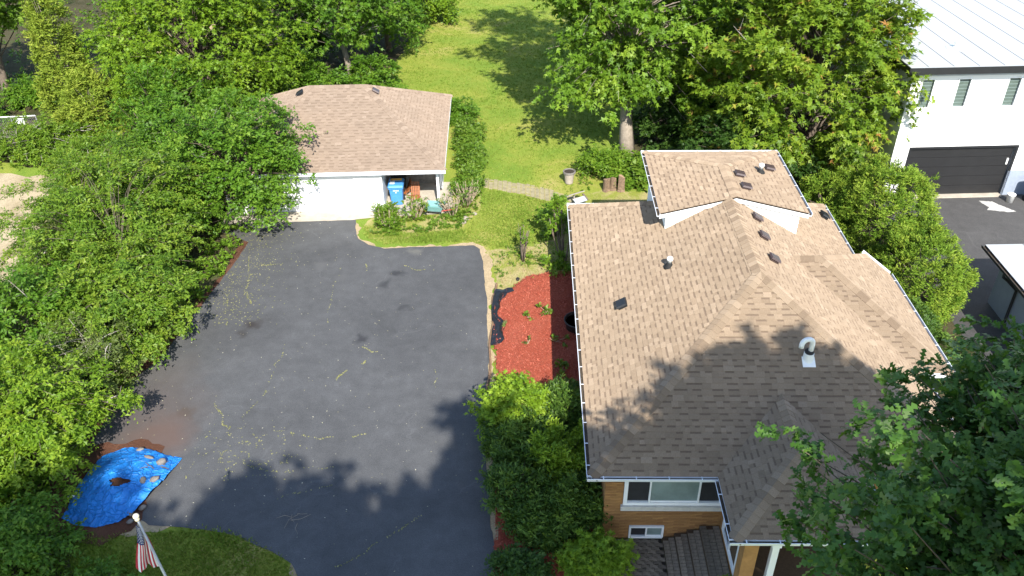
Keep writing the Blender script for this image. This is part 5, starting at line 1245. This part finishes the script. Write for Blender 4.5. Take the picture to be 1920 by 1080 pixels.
# tarp outline quad patch (four curved sides)
E4 = [[(-13.30, 18.25), (-12.75, 18.62), (-12.15, 18.60), (-11.5, 18.35), (-10.78, 18.16)],      # far side
      [(-13.45, 15.80), (-12.95, 15.58), (-12.35, 15.50), (-11.75, 15.68), (-11.38, 16.0)]]      # near side
def along(pts, t):
    t = t*(len(pts)-1); i = min(int(t), len(pts)-2); f = t-i; return (pts[i][0]+(pts[i+1][0]-pts[i][0])*f, pts[i][1]+(pts[i+1][1]-pts[i][1])*f)
NU, NV = 90, 80; tb = MB(); vs = []; fs = []
for j in range(NV+1):
    v = j/NV
    for i in range(NU+1):
        u = i/NU; a = along(E4[1], u); b = along(E4[0], u); bow = .16*math.sin(math.pi*v)
        x = a[0]+(b[0]-a[0])*v; y = a[1]+(b[1]-a[1])*v
        x += -bow*(1-u)*.5 + bow*.5*u; y += .05*math.sin(v*9)*(u > .9)
        P = Vector((x, y, 0))
        w1 = mnoise.noise(Vector((x*1.5+y*.8, y*3.2-x*.9, 3))); w2 = mnoise.noise(Vector((x*4.0-y*2.2, y*4.2+x*2.6, 8))); w3 = 1-abs(mnoise.noise(Vector((x*2.3+y*1.7, y*1.6-x*2.4, 5))))*2
        z = max(.036, tz(x, y)+.03+.028*w1+.020*w2+.045*max(0, w3-.35)+.03*max(0, .5-abs(mnoise.noise(Vector((x*3.1-y*1.2, y*2.0+x*3.3, 11))))*3))
        if u > .86 and v < .55: z += .05*math.sin(v*26)*max(0, (u-.86)/.14)*.5+.02
        z = max(.04, z); vs.append((x, y, z))
hx, hy = -12.16, 16.86
for j in range(NV):
    for i in range(NU):
        a = j*(NU+1)+i; c = vs[a]; an = math.atan2((c[1]-hy)/.17, (c[0]-hx)/.27); rr_ = 1+.22*math.sin(an*3+.6)+.12*math.sin(an*5)
        if math.hypot((c[0]-hx)/.27, (c[1]-hy)/.17) < rr_: continue
        fs.append((a, a+1, a+NU+2, a+NU+1))
tb.add(vs, fs)
m_, n, l, bs = newmat('blue_tarpaulin')
c = ramp(n, l, noise(n, l, 2.2, 5, .65), [(.3, (.012, .165, .52)), (.7, (.022, .235, .70))])
wv = noise(n, l, 9, 5, .75)
c = mix(n, l, maprange(n, l, wv, .62, .78, 0, .35), c, (.10, .22, .45))
l.new(c, bs.inputs['Base Color']); bs.inputs['Roughness'].default_value = .38; bs.inputs['Specular IOR Level'].default_value = .45; vt = n.new('ShaderNodeTexVoronoi'); vt.feature = 'DISTANCE_TO_EDGE'; vt.inputs['Scale'].default_value = 3.2
tcn = n.new('ShaderNodeTexCoord'); nz = n.new('ShaderNodeTexNoise'); nz.inputs['Scale'].default_value = 2.2; l.new(tcn.outputs['Object'], nz.inputs['Vector'])
va = n.new('ShaderNodeVectorMath'); va.operation = 'MULTIPLY_ADD'; va.inputs[1].default_value = (.8, .8, .8); l.new(nz.outputs['Color'], va.inputs[0]); l.new(tcn.outputs['Object'], va.inputs[2]); l.new(va.outputs[0], vt.inputs['Vector'])
hh = n.new('ShaderNodeMath'); hh.operation = 'ADD'; l.new(maprange(n, l, vt.outputs['Distance'], 0, .09, 1, 0), hh.inputs[0]); l.new(noise(n, l, 22, 4, .7), hh.inputs[1])
bump(n, l, hh.outputs[0], bs, .75, .045)
M['tarp'] = m_
tarp = tag(part('tarp', tb, M['tarp'], smooth=True), 'torn crumpled blue tarp spread over a pile at the driveway edge', 'tarp')
def rock(name, label, x, y, z, r, mat, seed, cat='rock', sq=(1, .75, .6), group=None):
    rg = random.Random(seed); bm = bmesh.new(); bmesh.ops.create_icosphere(bm, subdivisions=2, radius=r)
    for v in bm.verts:
        k = 1+.28*mnoise.noise(v.co*(1.6/r)+Vector((seed, 0, 0))); v.co = Vector((v.co.x*sq[0]*k, v.co.y*sq[1]*k, v.co.z*sq[2]*k))
    me = bpy.data.meshes.new(name); bm.to_mesh(me); bm.free(); me.materials.append(mat)
    me.polygons.foreach_set('use_smooth', [True]*len(me.polygons))
    o = link(name, me); o.location = (x, y, z+r*sq[2]*.75); o.rotation_euler = (0, 0, rg.uniform(0, 3)); tag(o, label, cat, group); return o
tzz = lambda x, y: max(.04, tz(x, y)+.035)
rock('rock', 'pale pinkish stone holding down the far edge of the blue tarp', -12.18, 18.45, tzz(-12.18, 18.45), .10, M['rock'], 1, sq=(1.2, .7, .5))
rock('rock', 'pale flat stone on the sunlit part of the blue tarp', -11.71, 18.02, tzz(-11.71, 18.02), .12, M['rock'], 2, sq=(1.4, .5, .35))
rock('rock', 'angular tan stone near the pointed right corner of the blue tarp', -11.25, 17.82, tzz(-11.25, 17.82), .15, M['rock'], 3, sq=(1.1, .6, .7))
rock('rock', 'dark grey stone nearest the tarp right edge', -11.18, 17.08, tzz(-11.18, 17.08), .13, M['rock'], 4, sq=(1.2, .75, .55))
rock('rock', 'dark stone left of its twin by the tarp edge fold', -11.46, 16.98, tzz(-11.46, 16.98), .12, M['rock'], 5, sq=(1.1, .75, .6))
rock('rock', 'round grey stone at the near corner of the tarp behind the pole ball', -11.52, 15.98, .035, .12, M['rock'], 6)
rock('rock', 'grey stone on the asphalt edge right of the round one', -11.25, 16.2, .035, .11, M['rock'], 7)
rock('rock', 'smallest grey stone in front of the round one beside the lawn', -11.42, 15.7, .03, .10, M['rock'], 8)
for k, (x, y, r_, lab) in enumerate(((-2.94, 32.96, .17, 'larger pale stone in the weedy bed right of the garage bay'), (-3.02, 32.6, .14, 'pale stone nearer the asphalt in the weedy bed'), (-2.55, 33.4, .12, 'small pale stone at the lawn side of the weedy bed'))):
    rock('rock', lab, x, y, .0, r_, M['rock_pale'], 20+k)
lm = MB()
for k in range(7):
    a = rg.uniform(0, 6.28); p = Vector((-11.35+rg.uniform(-.25, .2), 17.75+rg.uniform(-.2, .15), 0)); p.z = tzz(p.x, p.y)+.02; q = p+Vector((math.cos(a)*.25, math.sin(a)*.18, 0)); q.z = tzz(q.x, q.y)+.02
    lm.tube([p, (p+q)/2+Vector((0, 0, .015)), q], [.014, .012, .006], 4)
tag(part('twig', lm, M['bark']), 'dark broken twigs around the angular stone on the tarp', 'twigs')
can = MB(); can.lathe((0, 0, 0), [(.06, 0), (.065, .02), (.065, .22), (.05, .25)], 12)
o = part('can', can, M['white_plastic'], smooth=True); o.location = (-13.62, 16.5, .09); o.rotation_euler = (0, R(80), R(25)); tag(o, 'small pale can lying in the shade left of the tarp', 'can')

# ------------------------------------------------------------------ flag on its pole
fp = thing('flagpole', 'leaning metal flagpole with gold ball and hanging American flag on the front lawn', 'flagpole', (-6.83, 10.22, 0))
ptop = Vector((-7.74, 10.86, 6.0)); pbot = Vector((-6.83, 10.22, -.1)); ptop = Vector((-7.74, 10.86, 6.0))
mb = MB(); mb.tube([pbot, (pbot+ptop)/2, ptop], [.04, .032, .024], 12); part('pole', mb, M['steel'], fp, smooth=True)
mb = MB(); prof = [(.06*math.sin(math.pi*i/10)+.002, .06-.06*math.cos(math.pi*i/10)) for i in range(11)]; mb.lathe(ptop, prof, 16); mb.lathe(ptop+Vector((0, 0, -.05)), [(.045, 0), (.05, .03), (.03, .06)], 12); part('finial', mb, M['ball'], fp, smooth=True)
NS, NT = 44, 39; vs = []; fs = []; mb = MB()
down = Vector((0, 0, -1)); lat = Vector((.84, .54, 0)); nor = Vector((-.54, .84, 0)); P0 = ptop+Vector((.02, -.05, -.10))
def fpos(s, t):
    w = .055*math.sin(t*11+s*2.2)*(.35+.65*s)+.03*math.sin(t*23+1.7*s)*s
    return P0+down*(1.22*s+.20*t*(1-.55*s)+.02*math.sin(t*9))+lat*(t*(.10+.34*s)-.27*s-.05+.02*math.sin(s*5))+nor*w
for i in range(NS+1):
    for j in range(NT+1): vs.append(fpos(i/NS, j/NT))
mi = []
for i in range(NS):
    for j in range(NT):
        a = i*(NT+1)+j; st = j//3
        mb_ = 2 if (i < NS*.42 and st < 7) else (0 if st % 2 == 0 else 1); fs.append((a, a+NT+1, a+NT+2, a+1)); mi.append(mb_)
b = len(mb.v); mb.v += [tuple(v) for v in vs]
for f, q in zip(fs, mi): mb.f.append(f); mb.mi.append(q); mb.a.append(.5)
flag = part('flag', mb, [M['flag_red'], M['flag_white'], M['flag_blue']], fp, smooth=True)
st = MB()
for r_ in range(9):
    for c_ in range(6 if r_ % 2 == 0 else 5):
        s = .42*((c_+(.5 if r_ % 2 == 0 else 1.0))/6.0); t = (7/13)*((r_+.6)/9.2)
        p = fpos(s, t); e = 1e-3; ds = (fpos(s+e, t)-p).normalized(); dt = (fpos(s, t+e)-p).normalized(); nn = ds.cross(dt).normalized()
        for sg in (-1, 1):
            pts = []
            for k in range(10):
                a = math.pi*k/5; rr = .016 if k % 2 == 0 else .007
                pts.append(p+nn*(.004*sg)+(ds*math.cos(a)+dt*math.sin(a))*rr)
            st.poly(pts if sg > 0 else pts[::-1])
part('stars', st, M['flag_white'], flag)

# ------------------------------------------------------------------ things in the garage bay
rb = thing('recycling_bin', 'blue wheeled recycling bin with yellow and white stickers on its lid', 'bin', (-6.22, 34.55, .035), R(3))
def ring(w, d, z, r=.06, n=3):
    pts = []
    for cx, cy, a0 in ((w/2-r, d/2-r, 0), (-w/2+r, d/2-r, 90), (-w/2+r, -d/2+r, 180), (w/2-r, -d/2+r, 270)):
        for k in range(n+1): a = R(a0+90*k/n); pts.append((cx+r*math.cos(a), cy+r*math.sin(a), z))
    return pts
def loft(mb, rings):
    n_ = len(rings[0]); b = [p for r_ in rings for p in r_]; fs = [tuple(range(n_-1, -1, -1)), tuple(range((len(rings)-1)*n_, len(rings)*n_))]
    for i in range(len(rings)-1):
        for k in range(n_): fs.append((i*n_+k, i*n_+(k+1) % n_, (i+1)*n_+(k+1) % n_, (i+1)*n_+k))
    mb.add(b, fs)
mb = MB(); loft(mb, [ring(.50, .56, .02), ring(.53, .60, .10), ring(.62, .72, .80), ring(.66, .76, .86), ring(.70, .80, .88), ring(.70, .80, .96)]); part('body', mb, M['blue_bin'], rb, local=True)
mb = MB(); rs = [ring(.72, .86, .965), ring(.73, .88, .99), ring(.70, .82, 1.04), ring(.60, .70, 1.075)]
loft(mb, rs); lid = part('lid', mb, M['blue_bin'], rb, local=True)
mb = MB(); mb.box((0, .22, 1.078), (.52, .20, .006)); part('sticker', mb, M['sticker_y'], lid, local=True)
mb = MB(); mb.box((-.16, -.08, 1.078), (.22, .30, .006)); part('sticker', mb, M['sticker_w'], lid, local=True)
mb = MB()
for k in range(6): mb.box((-.11+.045*k, -.385, .80), (.032, .008, .055 if k % 2 else .045), rx=-.07)
mb.box((0, -.383, .70), (.05, .008, .05), rx=-.07); part('lettering', mb, M['sticker_w'], rb, local=True)
for s_ in (-1, 1):
    mb = MB(); mb.tube([(s_*.27, .27, .13), (s_*.34, .27, .13)], .13, 16); w_ = part('wheel', mb, M['rubber'], rb, local=True)
    mb = MB(); mb.tube([(s_*.335, .27, .13), (s_*.348, .27, .13)], .06, 12); part('hub', mb, M['grey_metal'], w_, local=True)
mb = MB(); mb.tube([(-.30, .45, .93), (.30, .45, .93)], .02, 8); part('handle', mb, M['blue_bin'], rb, local=True)
bb = thing('dark_bin', 'black bin behind the blue recycling bin in the open garage bay', 'bin', (-6.22, 35.5, .035), R(3))
mb = MB(); loft(mb, [ring(.50, .56, .02), ring(.62, .72, .80), ring(.70, .80, .88), ring(.70, .80, .96)]); part('body', mb, M['rubber'], bb, local=True)
mb = MB(); loft(mb, [ring(.72, .86, .965), ring(.70, .82, 1.04)]); part('lid', mb, M['rubber'], bb, local=True)

def slat_chair(label, loc, rz, tilt):
    t = thing('slatted_chair', label, 'chair', loc, rz); t.scale = (.8, .8, .8)
    Mx = Matrix.Rotation(tilt, 3, 'X'); lm = MB(); lm.box((0, 0, 0), (.075, .78, .022)); lm2 = MB(); lm2.box((0, 0, 0), (.075, .40, .022))
    me = lm.mesh('slat', M['wood_red']); me2 = lm2.mesh('seat_slat', M['wood_red'])
    for k in range(5):
        o = bpy.data.objects.new('slat', me); COL.objects.link(o); o.parent = t; o.location = Vector((-.20+.10*k, 0, 0))+Mx @ Vector((0, .1, 0))+Vector((0, .05, .52)); o.rotation_euler = (tilt, 0, 0)
        o = bpy.data.objects.new('seat_slat', me2); COL.objects.link(o); o.parent = t; o.location = (-.20+.10*k, -.30, .22); o.rotation_euler = (.12, 0, 0)
    fr = MB()
    for z in (.30, .75): fr.box(tuple(Vector((0, .05, .52))+Mx @ Vector((0, (z-.5)*.9, -.025))), (.50, .05, .022), rx=tilt)
    fr.box((0, -.45, .20), (.5, .05, .03)); fr.box((0, -.15, .22), (.5, .05, .03)); part('crosspiece', fr, M['wood_red'], t, local=True)
    for s_ in (-1, 1):
        mb = MB(); mb.tube([(s_*.24, -.48, 0), (s_*.24, .05, .40), (s_*.24, .28, .78)], .022, 6); part('leg', mb, M['wood_red'], t, local=True)
        mb = MB(); mb.tube([(s_*.26, .25, 0), (s_*.26, -.42, .24)], .020, 6); part('leg', mb, M['wood_red'], t, local=True)
    return t
slat_chair('red-brown slatted folding chair facing out of the garage bay', (-5.42, 34.95, .035), R(2), R(62))
slat_chair('red-brown slatted folding chair turned sideways against the blue bin', (-5.82, 35.3, .035), R(-75), R(70))

wb = thing('garden_barrow', 'teal garden barrow with red wooden handles beside the white post', 'barrow', (-4.35, 33.35, .0), R(-8))
mb = MB(); vs = [(-.30, -.24, .34), (.34, -.24, .34), (.34, .24, .34), (-.30, .24, .34), (-.40, -.32, .58), (.44, -.32, .58), (.44, .32, .58), (-.40, .32, .58)]
mb.add(vs, [(3, 2, 1, 0), (0, 1, 5, 4), (1, 2, 6, 5), (2, 3, 7, 6), (3, 0, 4, 7)]); mb.add([(x*.96, y*.96, z+.012) for x, y, z in vs], [(0, 1, 2, 3), (4, 5, 1, 0), (5, 6, 2, 1), (6, 7, 3, 2), (7, 4, 0, 3)]); part('tray', mb, M['teal'], wb, local=True)
for s_ in (-1, 1):
    mb = MB(); mb.tube([(-.75, s_*.10, .24), (.3, s_*.22, .36), (1.0, s_*.30, .58)], .022, 6); part('handle', mb, M['red_paint'] if s_ < 0 else M['grey_wood'], wb, local=True)
    mb = MB(); mb.tube([(.30, s_*.24, .34), (.42, s_*.27, 0), (.62, s_*.26, .02), (.5, s_*.24, .42)], .014, 6); part('leg', mb, M['black_metal'], wb, local=True)
mb = MB(); mb.tube([(-.68, -.05, .2), (-.68, .05, .2)], .2, 18); wh = part('wheel', mb, M['rubber'], wb, local=True)
mb = MB(); mb.tube([(-.68, -.055, .2), (-.68, .055, .2)], .09, 12); part('rim', mb, M['red_paint'], wh, local=True)
hz = MB(); pts = [(-4.75+.16*math.cos(a)*1.0, 33.75+.03*a, .35+.32*math.sin(a)) for a in np.linspace(-.4, 3.6, 16)]
hz.tube(pts, .012, 5); pts = [(-4.72+.10*math.cos(a), 33.55+.02*a, .22+.2*math.sin(a)) for a in np.linspace(-.6, 3.7, 14)]; hz.tube(pts, .012, 5)
hz.tube([(-4.60, 33.74, .25), (-4.62, 33.6, .02), (-4.72, 33.5, .015), (-4.64, 33.53, .12)], .012, 5); hz.tube([(-4.9, 33.76, .5), (-4.95, 33.85, .04)], .012, 5)
tag(part('wire_hoop', hz, M['black_metal'], smooth=True), 'thin dark wire hoops standing beside the teal barrow', 'wire hoops')

# ------------------------------------------------------------------ yard things
M['stump_bark'] = simple('stump_bark', (.17, .115, .075), .95, .45, 9, bmp=.7, fine=20)
ur = thing('planter', 'pale tapered planter with a dark rim at the edge of the back lawn', 'planter', (1.86, 36.5, 0))
mb = MB(); mb.lathe((0, 0, 0), [(.19, 0), (.20, .06), (.24, .45), (.27, .55), (.26, .56)], 18); part('body', mb, M['urn'], ur, local=True, smooth=True)
mb = MB(); mb.lathe((0, 0, .545), [(.28, 0), (.31, .02), (.31, .10), (.27, .11), (.25, .06)], 18); part('rim', mb, M['rock'], ur, local=True)
mb = MB(); mb.lathe((0, 0, .60), [(.24, 0), (.23, .03)], 14); part('soil', mb, M['soil'], ur, local=True)
for (x, y, h, r_, lab, s_) in ((3.60, 35.72, .62, .17, 'left and widest of the cut log stumps at the bush edge', 1), (3.93, 35.78, .66, .13, 'middle cut log stump with a pale round top', 2), (4.30, 35.66, .80, .15, 'tallest cut log stump standing apart at the right end', 3)):
    rg = random.Random(s_); n_ = 12; vs = []; mb = MB()
    for z, k in ((0, 1.25), (.12, 1.05), (h*.6, .98), (h, .95+.0*z)):
        for i in range(n_):
            a = 6.2832*i/n_; rr = r_*k*(1+.16*math.sin(3*a+s_)+.08*math.sin(7*a)); vs.append((rr*math.cos(a), rr*math.sin(a), z+(.07*math.cos(a+s_) if z == h else 0)))
    fs = []
    for j in range(3):
        for i in range(n_): fs.append((j*n_+i, j*n_+(i+1) % n_, (j+1)*n_+(i+1) % n_, (j+1)*n_+i))
    st_ = thing('log_stump', lab, 'stump', (x, y, 0)); mb.add(vs, fs); part('bark', mb, M['stump_bark'], st_, local=True)
    tp = MB(); tp.add([(0, 0, h+.02)]+[tuple(v) for v in vs[3*n_:]], [(0, 1+i, 1+(i+1) % n_) for i in range(n_)]); part('cut_face', tp, M['stump'], st_, local=True)
bn = thing('plank_lean_to', 'weathered grey plank cover leaning at the rear left corner of the house', 'plank cover', (1.75, 34.2, 0), R(32))
pk = MB(); pk.box((0, 0, 0), (1.5, .19, .04)); pme = pk.mesh('plank', M['grey_wood'])
for k in range(2):
    o = bpy.data.objects.new('plank', pme); COL.objects.link(o); o.parent = bn; o.location = (0, -.12+.20*k, .62-.12*k); o.rotation_euler = (-.55, 0, 0)
for k in range(1, 3):
    o = bpy.data.objects.new('leg', MB().b(-.03, .03, -.03, .03, 0, .55).mesh('leg', M['grey_wood'])); COL.objects.link(o); o.parent = bn; o.location = (-1.0+.65*k, 0, 0)
mb = MB(); mb.box((.35, -.42, .42), (.62, .30, .02), rx=.35); part('panel', mb, M['wh_trim'], bn, local=True)
mb = MB(); mb.box((.72, -.3, .42), (.08, .42, .06), rx=.35); part('edge_board', mb, M['bark'], bn, local=True)
pt = thing('round_planter', 'big dark round planter half hidden under the house eave on the mulch', 'planter', (1.74, 24.75, .08))
mb = MB(); mb.lathe((0, 0, 0), [(.42, 0), (.50, .38), (.52, .40), (.52, .44), (.47, .44), (.45, .34)], 24); part('body', mb, M['pot'], pt, local=True, smooth=True)
mb = MB(); mb.lathe((0, 0, .30), [(.45, 0), (.44, .04)], 20); part('soil', mb, M['soil'], pt, local=True)
# black weed fabric, crumpled
fb = MB(); vs = []; fs = []
for j in range(31):
    v = j/30; y = 23.7+3.6*v; x0 = -1.46+.03*math.sin(v*7); wd = .18+.30*abs(math.sin(v*4.4+.6))+(.30 if v > .93 else 0)+.07*math.sin(v*23)
    for i in range(9):
        u = i/8; x = x0+wd*u; vs.append((x, y, .10+.045*mnoise.noise(Vector((x*7, y*6, 2)))+.03*math.sin(u*8+v*13)+MZ(x, y)*.55))
for j in range(30):
    for i in range(8):
        a = j*9+i; fs.append((a, a+1, a+10, a+9))
fb.add(vs, fs); tag(part('weed_fabric', fb, M['fabric_black'], smooth=True), 'strip of crumpled black weed fabric exposed at the mulch edge', 'weed fabric')
ed = MB(); pts = [(-1.45+.04*math.sin(y*2.3)+(.06 if y > 27 else 0), y, .07+.02*math.sin(y*3)) for y in np.arange(19.6, 28.0, .3)]
for i in range(len(pts)-1):
    a, b = pts[i], pts[i+1]
    ed.add([(a[0]-.03, a[1], 0), (a[0]+.04, a[1], 0), (a[0]+.04, a[1], a[2]+.03), (a[0]-.03, a[1], a[2]+.045), (b[0]-.03, b[1], 0), (b[0]+.04, b[1], 0), (b[0]+.04, b[1], b[2]+.03), (b[0]-.03, b[1], b[2]+.045)], [(0, 3, 7, 4), (3, 2, 6, 7), (2, 1, 5, 6)])
tag(part('landscape_edging', ed, M['edging'], smooth=True), 'wavy brown landscape edging strip between the asphalt and red mulch', 'edging')
o = rock('black_lump', 'small black lump where the straw meets the red mulch', -.52, 28.05, .03, .10, M['rubber'], 33, 'lump')

# chain link fence with a small sign
fn = thing('chain_link_fence', 'galvanised chain link fence at the left edge beyond the bare dirt', 'fence', (-28, 41.6, 0))
A, B, Ht = Vector((-37, 40.9, 0)), Vector((-26.75, 42.1, 0)), 1.25; d = (B-A)/8
for k in range(9):
    mb = MB(); mb.tube([A+d*k+Vector((0, 0, -.05)), A+d*k+Vector((0, 0, Ht))], .035, 8); part('post', mb, M['grey_metal'], fn)
mb = MB(); mb.tube([A+Vector((0, 0, Ht)), B+Vector((0, 0, Ht))], .030, 8); part('rail', mb, M['white_plastic'], fn)
mb = MB(); mb.tube([A+Vector((0, 0, .08)), B+Vector((0, 0, .08))], .026, 8); part('rail', mb, M['white_plastic'], fn)
mw = MB(); L = (B-A).length; t_ = (B-A).normalized(); s_ = .11; n_ = int(L/s_)
for k in range(-11, n_):
    for sg in (0, 1):
        u0, u1 = k*s_, k*s_+Ht-.1; z0, z1 = .08, Ht
        if u0 < 0: z0 += -u0; u0 = 0
        if u1 > L: z1 -= u1-L; u1 = L
        if z1 <= z0: continue
        if sg: u0, u1 = L-u0, L-u1
        p, q = A+t_*u0+Vector((0, 0, z0)), A+t_*u1+Vector((0, 0, z1)); nn = Vector((0, 0, .004))
        mw.add([p-nn, q-nn, q+nn, p+nn], [(0, 1, 2, 3)])
o = part('mesh', mw, M['grey_metal'], fn); o['kind'] = 'stuff'
sg = thing('fence_sign', 'small white notice hung on the chain link fence just below its rail', 'sign', (-27.6, 41.93, 1.0), math.atan2(t_.y, t_.x))
mb = MB(); mb.box((0, -.02, 0), (.52, .015, .34)); part('plate', mb, M['white_plastic'], sg, local=True)
mb = MB()
for k in range(3):
    for j in range(5): mb.box((-.18+.09*j, -.03, .09-.09*k), (.05, .004, .03))
part('print', mb, M['wh_trim'], sg, local=True)
# neighbour's bits
bk_ = thing('bucket', 'white plastic bucket beside the black garage door', 'bucket', (22.05, 34.5, .012))
mb = MB(); mb.lathe((0, 0, 0), [(.14, 0), (.17, .36), (.185, .37), (.185, .41), (.165, .41)], 20); part('body', mb, M['white_plastic'], bk_, local=True, smooth=True)
mb = MB(); mb.tube([(.18*math.cos(a), .05*math.sin(a)*0-.02, .36-.14*math.sin(a)) for a in np.linspace(0, math.pi, 12)], .006, 5); part('handle', mb, M['grey_metal'], bk_, local=True)
sp_ = MB(); sp_.poly([(x, y, .016) for x, y in ragged([(20.7, 34.6), (21.3, 34.55), (21.5, 34.2), (21.75, 33.85), (21.95, 33.6), (21.6, 33.5), (21.1, 33.65), (20.65, 33.7), (20.95, 34.0)], .06, .05, 3)])
tag(part('spilled_powder', sp_, M['spall']), 'white spilled patch on the asphalt in front of the bucket', 'spill')
nb_ = thing('navy_cart', 'dark navy wheeled cart at the right edge by the white house', 'bin', (23.15, 34.35, .012), R(10))
mb = MB(); loft(mb, [ring(.55, .62, .03), ring(.72, .82, .85), ring(.80, .90, .95), ring(.80, .90, 1.02)]); part('body', mb, M['navy_bin'], nb_, local=True)
mb = MB(); loft(mb, [ring(.82, .95, 1.022), ring(.78, .9, 1.09), ring(.5, .6, 1.14)]); part('lid', mb, M['navy_bin'], nb_, local=True)
for s_ in (-1, 1):
    mb = MB(); mb.tube([(s_*.30, .33, .13), (s_*.37, .33, .13)], .13, 16); part('wheel', mb, M['rubber'], nb_, local=True)
